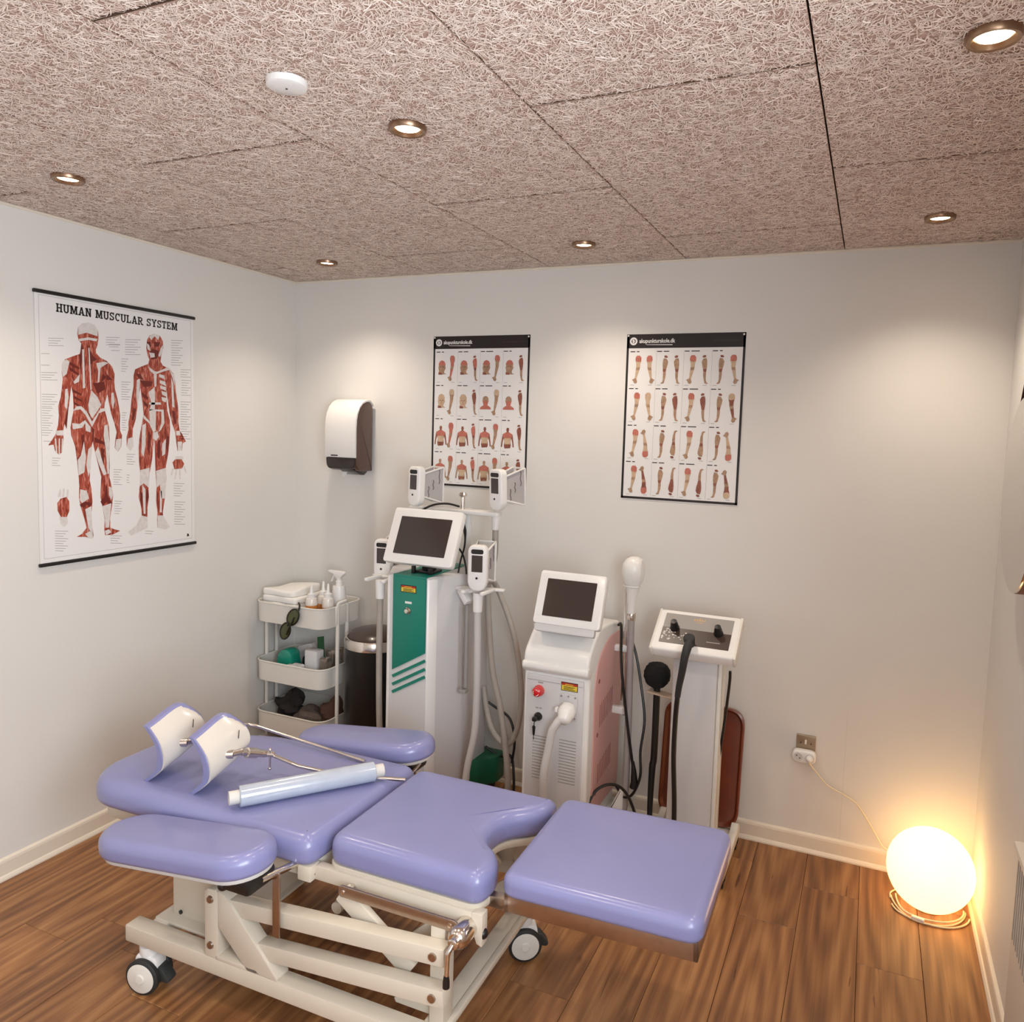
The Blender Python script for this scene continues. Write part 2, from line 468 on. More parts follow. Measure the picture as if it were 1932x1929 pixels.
# ---- baseboards: flat board with a top bead and a quarter round at the floor
def bb(name, axis, d0, d1, f):
    prof = [(0, 0), (.019, 0), (.019, .006), (.015, .014), (.011, .018), (.011, .064), (.009, .072), (.004, .077), (0, .078)]
    b = MB().prism([f(p) for p in prof], d0, d1, axis); return struct(name, b, M_TRIM)
bb('baseboard_back', 'X', 0, W, lambda p: (-p[0], p[1]))
bb('baseboard_left', 'Y', Y0, 0, lambda p: (p[0], p[1]))
bb('baseboard_right', 'Y', Y0, 0, lambda p: (W-p[0], p[1]))

# ================================================================== CEILING LIGHTS
M_RIM = mat('brushed nickel rim', (150, 122, 100), .32, 1.0)
M_LENS = mat('lit lamp', (255, 244, 224), .3, emit=(255, 226, 180), es=16)
def downlight():
    t = thing('ceiling_light', (0, 0, H), 'recessed round downlight', 'ceiling light', 'recessed downlights in the ceiling')
    obj('rim', MB().lathe([(.026, H+.004), (.031, H-.001), (.036, H-.009), (.043, H-.010), (.0455, H-.006), (.0455, H+.004)], seg=36), M_RIM, t)
    obj('lamp', MB().lathe([(.0005, H-.0045), (.016, H-.0042), (.0285, H-.002), (.0285, H+.003), (.0005, H+.003)], seg=28), M_LENS, t, label='glowing warm white lamp')
    return t
LPOS = [(.484, -.363, 'small lit downlight nearest the left back corner of the ceiling'),
        (1.689, -.363, 'lit downlight over the back wall between the two acupuncture posters'),
        (2.892, -.385, 'lit downlight in the ceiling near the back right corner'),
        (.484, -1.567, 'lit downlight at the far left, above the muscle chart'),
        (1.68, -1.567, 'lit downlight beside the white round ceiling cover'),
        (2.891, -1.588, 'large lit downlight in the top right corner of the picture'),
        (.484, -2.77, 'downlight behind the viewer, on the muscle chart side of the room'),
        (1.68, -2.77, 'downlight behind the viewer, in the middle row of the ceiling'),
        (2.891, -2.79, 'downlight behind the viewer, above the window')]
d0 = downlight()
DL = [d0]+[copy_tree(d0) for _ in LPOS[1:]]
for o, (x, y, lab) in zip(DL, LPOS):
    o.location = (x, y, H)
    o['label'] = lab
    sp = bpy.data.lights.new('downlight_beam', 'SPOT'); sp.energy = SPOT_W; sp.color = SPOT_COL
    sp.spot_size = math.radians(122); sp.spot_blend = 1.0; sp.shadow_soft_size = .028
    so = bpy.data.objects.new('downlight_beam', sp); COL.objects.link(so); so.parent = o; so.location = (0, 0, -.018)
t = thing('ceiling_cover', (1.571, -1.859, H), 'flat white round cover plate with a centre screw on the ceiling', 'cover plate')
obj('plate', MB().lathe([(.0005, H-.012), (.036, H-.0115), (.0415, H-.009), (.0425, H-.002), (.0425, H+.004)], (1.571, -1.859, 0), seg=40), M_WHITE, t)
obj('screw', MB().lathe([(.0005, H-.0135), (.0022, H-.0132), (.0025, H-.0105)], (1.571, -1.859, 0), seg=12), M_RUBBER, t)

# ================================================================== POSTERS
def fibre_mat(name, c0, c1, c2):
    m = bpy.data.materials.new(name); m.use_nodes = True; nt = m.node_tree; b = nt.nodes['Principled BSDF']; b.inputs['Roughness'].default_value = .45
    tc = nt.nodes.new('ShaderNodeTexCoord'); mp = nt.nodes.new('ShaderNodeMapping'); mp.inputs['Scale'].default_value = (150, 150, 26); nt.links.new(tc.outputs['Object'], mp.inputs[0])
    n = nt.nodes.new('ShaderNodeTexNoise'); n.inputs['Scale'].default_value = 1; n.inputs['Detail'].default_value = 3; n.inputs['Distortion'].default_value = .9; nt.links.new(mp.outputs[0], n.inputs[0])
    r = nt.nodes.new('ShaderNodeValToRGB'); e = r.color_ramp.elements
    e[0].position = .34; e[0].color = (*lin(c0), 1); e[1].position = .70; e[1].color = (*lin(c2), 1); k = e.new(.52); k.color = (*lin(c1), 1)
    nt.links.new(n.outputs['Fac'], r.inputs['Fac']); nt.links.new(r.outputs['Color'], b.inputs['Base Color']); return m
M_RED = fibre_mat('muscle red print', (116, 40, 28), (170, 72, 50), (212, 150, 132))
M_DRED = mat('dark red print', (104, 30, 22), .45)
M_PALE = mat('tendon print', (214, 208, 204), .45, var=.08, vscale=70)
M_LINE = mat('grey small print', (168, 164, 162), .5)
M_SKIN = mat('skin print', (168, 134, 106), .45, var=.22, vscale=90)
M_SKIN2 = mat('light skin print', (198, 170, 140), .45, var=.1, vscale=40)
M_IRED = mat('rose print', (188, 108, 92), .45, var=.14, vscale=70)
M_IDARK = mat('brown print', (138, 80, 62), .45, var=.25, vscale=90)

def flat(mb, poly, f, mi):
    """polygon print: f maps (s,t) to room coordinates"""
    n = len(mb.v); mb.v += [f(*p) for p in poly]; mb.f.append(tuple(range(n, n+len(poly)))); mb.m.append(mi)

# slab-serif capitals drawn as polygons on a 0..1 high grid
def glyph(ch):
    Q = []; st, sf = .21, .15
    R = lambda x0, y0, x1, y1: Q.append([(x0, y0), (x1, y0), (x1, y1), (x0, y1)])
    def stem(x, s0=1, s1=1, a=.09):
        R(x, 0, x+st, 1)
        if s0: R(x-a, 0, x+st+a, sf)
        if s1: R(x-a, 1-sf, x+st+a, 1)
    def arc(cx, cy, rx, ry, a0, a1, th, n=10):
        for i in range(n):
            p, q = [math.radians(a0+(a1-a0)*(i+k)/n) for k in (0, 1)]
            c = lambda r, s, a: (cx+r*math.cos(a), cy+s*math.sin(a))
            Q.append([c(rx, ry, p), c(rx, ry, q), c(rx-th, ry-th*.8, q), c(rx-th, ry-th*.8, p)])
    if ch == 'H': stem(.09); stem(.57); R(.3, .43, .57, .58); w = .87
    elif ch == 'U': stem(.09, 0); stem(.57, 0); Q.pop(-1); Q.pop(-1); R(.57, .3, .78, 1); R(.48, 1-sf, .87, 1); Q[0] = [(.09, .3), (.3, .3), (.3, 1), (.09, 1)]; arc(.435, .32, .345, .34, 180, 360, st); w = .87
    elif ch == 'M': stem(.09); stem(.79); Q.append([(.12, 1), (.36, 1), (.6, .3), (.48, .05)]); Q.append([(.74, 1), (.97, 1), (.62, .05), (.48, .05)]); w = 1.09
    elif ch == 'A': Q.append([(.08, 0), (.27, 0), (.53, 1), (.36, 1)]); Q.append([(.62, 0), (.84, 0), (.58, 1), (.36, 1)]); R(.25, .25, .7, .38); R(0, 0, .36, sf); R(.54, 0, .92, sf); w = .92
    elif ch == 'N': stem(.09, 1, 1); stem(.6, 0, 1); Q.append([(.09, 1), (.32, 1), (.81, 0), (.6, 0)]); w = .92
    elif ch == 'S': arc(.37, .72, .33, .28, 20, 270, st*.95); arc(.37, .28, .35, .28, 90, -160, st*.95); R(.56, .66, .7, 1); R(.03, 0, .17, .34); w = .76
    elif ch == 'C': arc(.43, .5, .39, .5, 45, 315, st); R(.62, .62, .77, 1); w = .82
    elif ch == 'L': stem(.09); R(.09, 0, .7, sf); R(.58, 0, .72, .36); w = .76
    elif ch == 'R': stem(.09); R(.3, 1-sf, .45, 1); R(.3, .42, .45, .56); arc(.45, .71, .33, .29, -90, 90, st); Q.append([(.36, .45), (.56, .45), (.83, 0), (.6, 0)]); R(.56, 0, .92, sf); w = .92
    elif ch == 'Y': Q.append([(.06, 1), (.28, 1), (.55, .42), (.37, .42)]); Q.append([(.62, 1), (.82, 1), (.55, .42), (.37, .42)]); R(.35, 0, .56, .45); R(.25, 0, .66, sf); R(0, 1-sf, .36, 1); R(.54, 1-sf, .9, 1); w = .9
    elif ch == 'T': R(.29, 0, .5, 1); R(.19, 0, .6, sf); R(.02, 1-sf, .77, 1); R(.02, .68, .15, 1); R(.64, .68, .77, 1); w = .79
    elif ch == 'E': stem(.09); R(.09, 0, .72, sf); R(.09, 1-sf, .7, 1); R(.3, .43, .5, .57); R(.44, .36, .54, .64); R(.6, 0, .74, .34); R(.58, .68, .71, 1); w = .78
    else: w = .42
    return Q, w

MUSCLE = {
 'red': [
  [(.2031,.8936),(.2282,.8884),(.2438,.8673),(.2446,.8385),(.2396,.8118),(.2329,.7966),(.2339,.7822),(.2517,.7665),(.2776,.7572),(.3005,.7385),(.3114,.7097),(.3096,.6797),(.3125,.65),(.3221,.6145),(.3284,.5846),(.3333,.5485),(.3307,.5121),(.3324,.4878),(.3403,.4696),(.3362,.4269),(.3222,.4057),(.3068,.4211),(.3114,.4573),(.3166,.4816),(.307,.5177),(.2941,.5534),(.2848,.5948),(.2788,.6302),(.2669,.594),(.2646,.5732),(.2739,.5408),(.2833,.5052),(.2858,.4573),(.2836,.4032),(.284,.349),(.282,.3067),(.2895,.2761),(.2969,.2331),(.2915,.1907),(.2819,.1427),(.2833,.106),(.3002,.0981),(.3261,.0891),(.293,.0773),(.2594,.0781),(.2565,.1027),(.2591,.1388),(.2513,.1879),(.2422,.2306),(.2442,.2665),(.2469,.3083),(.2347,.3564),(.2226,.4041),(.2137,.4454),(.2103,.4337),(.2062,.3867),(.2003,.3398),(.1982,.2986),(.2052,.2628),(.2082,.2151),(.2036,.1738),(.2046,.1261),(.2103,.0836),(.2069,.072),(.1751,.0817),(.1408,.0856),(.1628,.0949),(.1821,.1165),(.1733,.1528),(.1586,.2011),(.153,.2366),(.1551,.2773),(.1534,.3181),(.1494,.3647),(.1414,.4283),(.127,.4684),(.1246,.4969),(.1313,.5312),(.138,.5599),(.1384,.5827),(.1362,.6224),(.1307,.6505),(.1273,.6276),(.1202,.5763),(.1105,.542),(.1027,.5136),(.0962,.4852),(.0968,.4569),(.0932,.4286),(.0898,.406),(.0778,.3977),(.0635,.412),(.0582,.4345),(.0379,.4318),(.0527,.4512),(.0677,.4737),(.0772,.5074),(.0809,.5412),(.0787,.5747),(.0894,.6087),(.0949,.6482),(.0985,.6764),(.0948,.6985),(.0966,.7265),(.1088,.7471),(.139,.7613),(.1666,.7725),(.1731,.7902),(.1736,.813),(.1633,.8232),(.1589,.8453),(.1624,.8711),(.1781,.8862)],
  [(.4968,.8883),(.5231,.884),(.5381,.8637),(.5401,.8355),(.5298,.8027),(.5257,.777),(.5369,.7622),(.5678,.752),(.5911,.7314),(.5987,.6995),(.6023,.6542),(.6099,.6155),(.6159,.5699),(.6131,.5304),(.6208,.491),(.6329,.4779),(.6531,.4447),(.6366,.4381),(.6323,.4049),(.6079,.4052),(.6019,.4448),(.5967,.4842),(.5811,.5232),(.5682,.5683),(.5587,.626),(.5552,.6644),(.5532,.6258),(.5581,.5744),(.5694,.5359),(.5706,.4969),(.5669,.4448),(.5601,.3927),(.5478,.3409),(.5496,.2886),(.5468,.2495),(.5384,.1911),(.5301,.1459),(.5336,.1128),(.5648,.08),(.5449,.0721),(.5024,.0832),(.5012,.1158),(.5031,.1482),(.4962,.2071),(.5005,.2521),(.4959,.3103),(.4943,.3682),(.4928,.4322),(.4901,.4577),(.4851,.4195),(.4793,.3685),(.4658,.3115),(.4606,.2543),(.4624,.2158),(.4544,.1716),(.4539,.1332),(.4533,.0883),(.4199,.079),(.3764,.0648),(.3624,.0789),(.3984,.1003),(.4279,.1228),(.4249,.174),(.4131,.2191),(.4188,.263),(.423,.3069),(.4165,.3637),(.4159,.4201),(.4216,.4701),(.4332,.5202),(.441,.5579),(.4377,.589),(.4311,.6384),(.4279,.6631),(.4202,.6317),(.4124,.5818),(.4031,.532),(.3897,.4946),(.3878,.4575),(.3923,.4265),(.3778,.4081),(.3605,.4267),(.3611,.4636),(.3685,.4882),(.3711,.5251),(.3802,.5683),(.3858,.6176),(.3957,.6672),(.3963,.7101),(.4038,.7352),(.4363,.7503),(.4656,.7621),(.4717,.7814),(.4624,.7961),(.4576,.8266),(.461,.8579),(.4745,.8793)],
  [(.0681,.2196),(.0814,.2357),(.1042,.2399),(.1147,.2219),(.114,.1873),(.1026,.1623),(.08,.1673),(.0687,.1911)],
  [(.5819,.3563),(.5996,.3723),(.6279,.3717),(.6432,.348),(.6316,.3283),(.5911,.3263)],
 ],
 'white': [
  [(.2031,.8936),(.2282,.8884),(.2425,.8701),(.2402,.8466),(.1961,.8544),(.1619,.8428),(.1624,.8711),(.1781,.8862)],
  [(.1634,.8277),(.202,.838),(.24,.8368),(.236,.827),(.2018,.8288),(.1657,.8189)],
  [(.098,.7378),(.1148,.7477),(.1254,.7403),(.1137,.6943),(.0986,.682),(.0949,.704)],
  [(.1314,.6844),(.1402,.6681),(.1652,.6983),(.1615,.6695),(.143,.6598)],
  [(.1762,.7905),(.1837,.7913),(.1859,.6482),(.1765,.6447)],
  [(.2013,.7989),(.2063,.7995),(.2123,.644),(.2071,.6408)],
  [(.2332,.7444),(.2677,.7533),(.2841,.7501),(.251,.7284),(.2449,.6753),(.237,.6689),(.2411,.7159)],
  [(.2109,.641),(.2361,.6161),(.2518,.5875),(.2351,.5633),(.2121,.5333),(.1999,.5563),(.1973,.5852)],
  [(.1349,.5598),(.1505,.5775),(.169,.5783),(.1905,.5588),(.2119,.5216),(.2483,.5726),(.2712,.5752),(.2677,.5644),(.2414,.5547),(.2115,.5011),(.184,.5471),(.1657,.5666),(.1472,.5631)],
  [(.131,.5141),(.1615,.5119),(.1836,.5268),(.2052,.501),(.2048,.4805),(.186,.4862),(.1834,.5152),(.1706,.4976),(.1336,.4913)],
  [(.2635,.5079),(.2767,.5111),(.2843,.4453),(.2802,.3189),(.2735,.3192),(.2666,.4214),(.2595,.4692)],
  [(.1065,.6377),(.1155,.6411),(.1191,.6102),(.111,.5647),(.1029,.5756)],
  [(.2955,.6341),(.3056,.6376),(.3097,.6019),(.3011,.5716),(.2948,.5952)],
  [(.0668,.4849),(.0975,.488),(.0959,.4682),(.0705,.4681)],
  [(.3141,.4543),(.3367,.4574),(.3342,.4269),(.3215,.4069),(.3081,.421)],
  [(.0627,.4569),(.0685,.4569),(.072,.4006),(.0663,.4063)],
  [(.0779,.4569),(.0826,.4569),(.0813,.3976),(.0767,.3994)],
  [(.0897,.4569),(.0944,.4569),(.0916,.4088),(.0868,.406)],
  [(.1508,.3762),(.1636,.3933),(.177,.4455),(.1841,.3871),(.1767,.3289),(.1534,.3181)],
  [(.1941,.4162),(.2083,.4278),(.2028,.3397),(.1921,.3107),(.1854,.3578)],
  [(.2226,.4041),(.2359,.4276),(.2513,.3739),(.2702,.3193),(.2568,.3138),(.2379,.3563)],
  [(.1586,.2655),(.1848,.2581),(.1937,.228),(.165,.2124),(.1559,.2248)],
  [(.1771,.1879),(.2027,.1977),(.2034,.162),(.2071,.084),(.1884,.1158)],
  [(.2773,.2707),(.2907,.2639),(.2956,.2331),(.2885,.2154),(.2787,.2343)],
  [(.2501,.194),(.2883,.2032),(.2806,.1429),(.2766,.1067),(.2612,.1083),(.2592,.1449)],
  [(.2071,.084),(.2069,.072),(.1877,.0772),(.1753,.0935),(.1978,.1029)],
  [(.2627,.0777),(.2584,.0964),(.2765,.1006),(.2864,.0873)],
  [(.4968,.8883),(.5231,.884),(.5153,.8642),(.4967,.8777),(.4816,.8603),(.4707,.8714),(.4782,.881)],
  [(.5278,.8341),(.5379,.8479),(.5376,.8225),(.5221,.7956),(.5146,.8012)],
  [(.4699,.8092),(.4959,.8088),(.4972,.7932),(.477,.7881)],
  [(.4593,.8453),(.4703,.8404),(.4774,.8162),(.4627,.8209)],
  [(.4655,.7528),(.495,.7352),(.51,.7345),(.5639,.7581),(.5755,.7482),(.5367,.7367),(.5061,.7248),(.5033,.674),(.4942,.6703),(.4911,.7236),(.4726,.7347)],
  [(.5677,.7488),(.595,.7252),(.5962,.6799),(.5831,.7178)],
  [(.4641,.6465),(.4942,.6703),(.4974,.6231),(.4946,.5786),(.4669,.5713),(.4784,.6032)],
  [(.521,.7005),(.5478,.696),(.5514,.6771),(.5208,.6878)],
  [(.5207,.6783),(.5514,.6738),(.5512,.6578),(.5244,.6658)],
  [(.5281,.6565),(.555,.6516),(.5548,.6323),(.5318,.6407)],
  [(.5175,.7256),(.5442,.7213),(.5463,.7055),(.5173,.713)],
  [(.5278,.6309),(.5532,.629),(.5507,.6096),(.5315,.6151)],
  [(.4673,.6059),(.5237,.6084),(.5252,.5989),(.4672,.5965)],
  [(.467,.5776),(.5388,.5789),(.542,.5224),(.524,.4931),(.5109,.4834),(.5266,.5221),(.5271,.5702),(.5005,.5712),(.498,.4896),(.4859,.4831),(.4662,.5209),(.4407,.5391),(.4373,.5578),(.47,.5272)],
  [(.4844,.4831),(.5071,.4865),(.5145,.4642),(.4991,.4481),(.4856,.4577)],
  [(.4331,.5108),(.4515,.5206),(.4481,.4324),(.4386,.3821),(.4279,.4011)],
  [(.5295,.4352),(.5491,.4578),(.5445,.393),(.5289,.3835)],
  [(.4103,.6928),(.4248,.6999),(.4217,.6317),(.4124,.5818),(.4073,.631)],
  [(.5776,.7174),(.5884,.6923),(.5937,.5887),(.5819,.5947)],
  [(.368,.4575),(.3893,.4637),(.3923,.4265),(.3778,.4081),(.3605,.4267)],
  [(.6007,.4908),(.6208,.491),(.6247,.4712),(.6021,.4711)],
  [(.6083,.4448),(.6326,.4447),(.6306,.4049),(.6095,.4052)],
  [(.4219,.329),(.4662,.337),(.4606,.2543),(.4372,.2747),(.4188,.263)],
  [(.4976,.3231),(.5485,.3343),(.5477,.256),(.5385,.2042),(.523,.2052),(.516,.2642),(.5005,.2521)],
  [(.4298,.2687),(.4457,.2488),(.4444,.1468),(.4355,.1476)],
  [(.5157,.2382),(.5257,.2376),(.5247,.1464),(.5147,.1472)],
  [(.4245,.1422),(.4539,.1332),(.4533,.0883),(.4199,.079),(.3764,.0648),(.3624,.0789),(.3984,.1003)],
  [(.503,.1352),(.53,.1328),(.5648,.08),(.5449,.0721),(.5024,.0832)],
  [(.0686,.2423),(.078,.2702),(.0822,.2699),(.0828,.2414)],
  [(.0863,.2411),(.0917,.2722),(.0965,.2719),(.0946,.2406)],
  [(.1012,.2401),(.1072,.2685),(.112,.2682),(.1102,.2366)],
  [(.0741,.1678),(.1057,.1649),(.107,.1417),(.0929,.1286),(.0794,.1415)],
  [(.5957,.3823),(.6361,.3815),(.6385,.3681),(.5979,.369)],
  [(.5792,.33),(.5872,.3298),(.5789,.3004),(.571,.3008)],
  [(.5975,.3261),(.6056,.3258),(.5971,.2831),(.5907,.2854)],
  [(.6153,.3255),(.6234,.3252),(.623,.2819),(.6165,.2822)],
  [(.6358,.3382),(.644,.3413),(.6561,.3107),(.6495,.3076)],
 ],
 'dark': [
  [(.1736,.813),(.1825,.7969),(.1741,.7447),(.1683,.6986),(.1642,.7438)],
  [(.1953,.8155),(.2197,.7721),(.2386,.7594),(.2193,.7489),(.2062,.7246),(.2007,.7702)],
  [(.1266,.7404),(.1656,.7212),(.1624,.7141),(.1251,.729)],
  [(.1232,.7232),(.1621,.6981),(.1571,.692),(.1247,.7093)],
  [(.1366,.6395),(.173,.6244),(.1716,.6175),(.1375,.6282)],
  [(.1391,.6169),(.1726,.6014),(.1712,.5945),(.1407,.6056)],
  [(.1405,.5942),(.169,.5783),(.1646,.5746),(.1415,.584)],
  [(.2768,.707),(.303,.6852),(.2764,.6833)],
  [(.2604,.7057),(.2766,.6952),(.25,.6697)],
  [(.2178,.6676),(.2664,.6767),(.2692,.6474),(.2363,.6279)],
  [(.2115,.5011),(.221,.4924),(.2169,.4454),(.2126,.4571)],
  [(.2204,.463),(.2656,.4423),(.2622,.4334),(.2233,.4424)],
  [(.1669,.4686),(.1795,.4745),(.1765,.4164),(.1684,.3874)],
  [(.2456,.4216),(.2619,.4155),(.257,.3258),(.25,.3739)],
  [(.1556,.2072),(.1777,.2173),(.2062,.2093),(.1963,.1952),(.1838,.2051),(.1709,.1931),(.1586,.2011)],
  [(.2419,.2127),(.2587,.2295),(.2696,.2832),(.2753,.2284),(.2937,.2028),(.2814,.1915),(.2683,.2107),(.2514,.1939)],
  [(.4609,.8517),(.4778,.8536),(.4813,.8354),(.4664,.8275),(.4592,.836)],
  [(.4949,.8556),(.5228,.8557),(.5188,.8395),(.4999,.8343)],
  [(.4811,.8229),(.496,.8244),(.5186,.8205),(.5106,.7882),(.4806,.7822),(.4698,.7999)],
  [(.4247,.6938),(.487,.6919),(.4793,.6725),(.4424,.6671)],
  [(.4071,.7171),(.4286,.7188),(.4428,.695),(.4212,.6997)],
  [(.4349,.6449),(.4639,.6277),(.4623,.6151),(.4382,.6264)],
  [(.4381,.6139),(.4635,.5963),(.4633,.5837),(.4415,.5954)],
  [(.4621,.4892),(.4768,.4704),(.4645,.3816),(.4577,.4324)],
  [(.5066,.4449),(.522,.4578),(.5172,.3676),(.5059,.3808)],
  [(.5531,.4708),(.5648,.4644),(.5563,.3993),(.5487,.4189)],
  [(.3945,.5811),(.4051,.5753),(.3938,.5318),(.3846,.5315)],
  [(.5817,.5752),(.5936,.5756),(.6026,.5236),(.593,.5169)],
  [(.4222,.2438),(.4308,.2306),(.4286,.18),(.4202,.206)],
  [(.4517,.2548),(.4618,.2287),(.4522,.1782),(.4482,.2104)],
  [(.5004,.2392),(.5079,.2257),(.5057,.174),(.5007,.2003)],
  [(.1094,.491),(.1183,.5706),(.1147,.5704),(.101,.5135)],
 ],
 'print': [
  [(.0466,.8177),(.1045,.8235),(.1045,.8216),(.0465,.8158)],
  [(.0464,.809),(.0937,.8134),(.0937,.8115),(.0463,.8071)],
  [(.0462,.8002),(.083,.8033),(.083,.8014),(.0461,.7983)],
  [(.046,.7915),(.1039,.7968),(.1039,.7948),(.0459,.7896)],
  [(.0199,.7604),(.051,.7625),(.051,.7606),(.0199,.7585)],
  [(.019,.7196),(.0501,.7213),(.0501,.7194),(.0189,.7177)],
  [(.0184,.6935),(.0784,.6972),(.0784,.6952),(.0183,.6916)],
  [(.0182,.6848),(.0672,.6874),(.0672,.6855),(.0181,.6829)],
  [(.018,.676),(.0561,.6778),(.0561,.6758),(.0179,.6741)],
  [(.0178,.6673),(.0778,.6705),(.0778,.6685),(.0177,.6654)],
  [(.0194,.6161),(.0767,.6181),(.0767,.6161),(.0194,.6142)],
  [(.0192,.6073),(.066,.6086),(.066,.6067),(.0192,.6054)],
  [(.019,.5986),(.0554,.5992),(.0554,.5973),(.019,.5967)],
  [(.0188,.5898),(.0761,.5913),(.0761,.5894),(.0188,.5879)],
  [(.0186,.581),(.0654,.5819),(.0654,.58),(.0186,.5791)],
  [(.0184,.5723),(.0548,.5726),(.0548,.5707),(.0184,.5703)],
  [(.0183,.5668),(.0582,.5672),(.0581,.5652),(.0182,.5649)],
  [(.0181,.558),(.0507,.558),(.0507,.5561),(.018,.5561)],
  [(.0179,.5492),(.0433,.5489),(.0433,.547),(.0178,.5473)],
  [(.0177,.5404),(.0576,.5405),(.0576,.5385),(.0176,.5385)],
  [(.0175,.5316),(.0501,.5314),(.0501,.5294),(.0174,.5297)],
  [(.0173,.5228),(.0427,.5223),(.0427,.5204),(.0172,.5209)],
  [(.0171,.514),(.057,.5138),(.057,.5118),(.017,.5121)],
  [(.0169,.5052),(.0495,.5047),(.0495,.5028),(.0168,.5033)],
  [(.0167,.4964),(.0421,.4957),(.0421,.4938),(.0166,.4945)],
  [(.0165,.4876),(.0564,.487),(.0564,.485),(.0164,.4857)],
  [(.0163,.4788),(.049,.478),(.0489,.476),(.0162,.4769)],
  [(.0161,.47),(.0415,.469),(.0415,.4671),(.016,.4681)],
  [(.0212,.4485),(.0498,.4473),(.0497,.4454),(.0212,.4465)],
  [(.0513,.3869),(.0834,.3851),(.0834,.3832),(.0513,.385)],
  [(.0511,.378),(.0774,.3762),(.0774,.3743),(.0511,.376)],
  [(.0509,.369),(.0714,.3673),(.0714,.3654),(.0509,.3671)],
  [(.0507,.3601),(.0829,.358),(.0828,.356),(.0507,.3581)],
  [(.2759,.848),(.3361,.8541),(.336,.852),(.2759,.846)],
  [(.2757,.8386),(.3249,.8432),(.3249,.8411),(.2757,.8366)],
  [(.2756,.8292),(.3138,.8324),(.3138,.8304),(.2755,.8272)],
  [(.2754,.8198),(.3356,.8254),(.3356,.8233),(.2754,.8178)],
  [(.2886,.8231),(.3391,.8275),(.339,.8254),(.2886,.821)],
  [(.2885,.8136),(.3297,.817),(.3297,.8149),(.2884,.8116)],
  [(.2982,.8005),(.3353,.8032),(.3352,.8011),(.2982,.7984)],
  [(.36,.8491),(.4305,.8562),(.4305,.854),(.3599,.847)],
  [(.3598,.8395),(.4174,.8449),(.4174,.8427),(.3598,.8374)],
  [(.3597,.8298),(.4045,.8336),(.4044,.8315),(.3596,.8277)],
  [(.3595,.8202),(.4301,.8267),(.4301,.8245),(.3595,.8181)],
  [(.3594,.8106),(.417,.8155),(.417,.8133),(.3593,.8085)],
  [(.3592,.8009),(.4041,.8043),(.404,.8022),(.3592,.7988)],
  [(.3591,.7913),(.4297,.7971),(.4296,.795),(.3591,.7891)],
  [(.3416,.7721),(.3727,.7739),(.3727,.7717),(.3416,.77)],
  [(.3415,.7625),(.3669,.7636),(.3669,.7615),(.3414,.7604)],
  [(.3413,.7529),(.3611,.7534),(.3611,.7513),(.3413,.7508)],
  [(.3412,.7433),(.3723,.7447),(.3722,.7426),(.3411,.7411)],
  [(.341,.7336),(.3665,.7345),(.3664,.7324),(.341,.7315)],
  [(.3409,.724),(.3607,.7244),(.3607,.7223),(.3408,.7219)],
  [(.3402,.6818),(.3819,.6834),(.3818,.6813),(.3402,.6797)],
  [(.3401,.6721),(.3741,.6732),(.3741,.671),(.34,.67)],
  [(.3399,.6625),(.3664,.6629),(.3664,.6608),(.3399,.6604)],
  [(.3398,.6528),(.3814,.6541),(.3814,.6519),(.3397,.6507)],
  [(.3396,.6431),(.3737,.6439),(.3737,.6417),(.3396,.641)],
  [(.3395,.6335),(.366,.6337),(.366,.6316),(.3394,.6314)],
  [(.3393,.6238),(.381,.6247),(.381,.6226),(.3393,.6217)],
  [(.3391,.6141),(.3733,.6145),(.3732,.6124),(.3391,.612)],
  [(.3418,.5609),(.3625,.5604),(.3625,.5582),(.3417,.5588)],
  [(.3416,.5512),(.3586,.5505),(.3586,.5483),(.3416,.549)],
  [(.3415,.5415),(.3547,.5406),(.3547,.5385),(.3414,.5393)],
  [(.3413,.5317),(.3621,.531),(.3621,.5289),(.3413,.5296)],
  [(.3412,.522),(.3582,.5211),(.3582,.519),(.3411,.5199)],
  [(.341,.5123),(.3543,.5113),(.3542,.5091),(.341,.5101)],
  [(.3409,.5025),(.3617,.5016),(.3616,.4995),(.3408,.5004)],
  [(.3407,.4928),(.3577,.4918),(.3577,.4896),(.3407,.4906)],
  [(.3601,.396),(.399,.3941),(.3989,.3919),(.36,.3938)],
  [(.3599,.3861),(.3918,.3843),(.3917,.3821),(.3599,.384)],
  [(.3598,.3763),(.3846,.3745),(.3845,.3723),(.3597,.3741)],
  [(.3596,.3664),(.3985,.3642),(.3985,.362),(.3596,.3642)],
  [(.3595,.3565),(.3913,.3544),(.3913,.3522),(.3594,.3544)],
  [(.3006,.3363),(.3382,.3338),(.3382,.3316),(.3006,.3342)],
  [(.3005,.3266),(.3313,.3242),(.3312,.3221),(.3004,.3245)],
  [(.3003,.3169),(.3243,.3147),(.3243,.3126),(.3003,.3148)],
  [(.3002,.3072),(.3378,.3043),(.3378,.3022),(.3001,.305)],
  [(.3,.2974),(.3308,.2948),(.3308,.2927),(.3,.2953)],
  [(.2998,.2877),(.3238,.2853),(.3238,.2832),(.2998,.2856)],
  [(.2997,.278),(.3373,.2748),(.3373,.2727),(.2997,.2759)],
  [(.3588,.3127),(.3729,.3109),(.3728,.3087),(.3588,.3105)],
  [(.3587,.3028),(.3702,.3011),(.3702,.2989),(.3586,.3006)],
  [(.3585,.2929),(.3675,.2912),(.3675,.2891),(.3585,.2907)],
  [(.3584,.283),(.3724,.2811),(.3724,.2789),(.3583,.2808)],
  [(.302,.2113),(.3363,.2076),(.3363,.2055),(.302,.2092)],
  [(.3018,.2016),(.3299,.1982),(.3299,.1961),(.3018,.1994)],
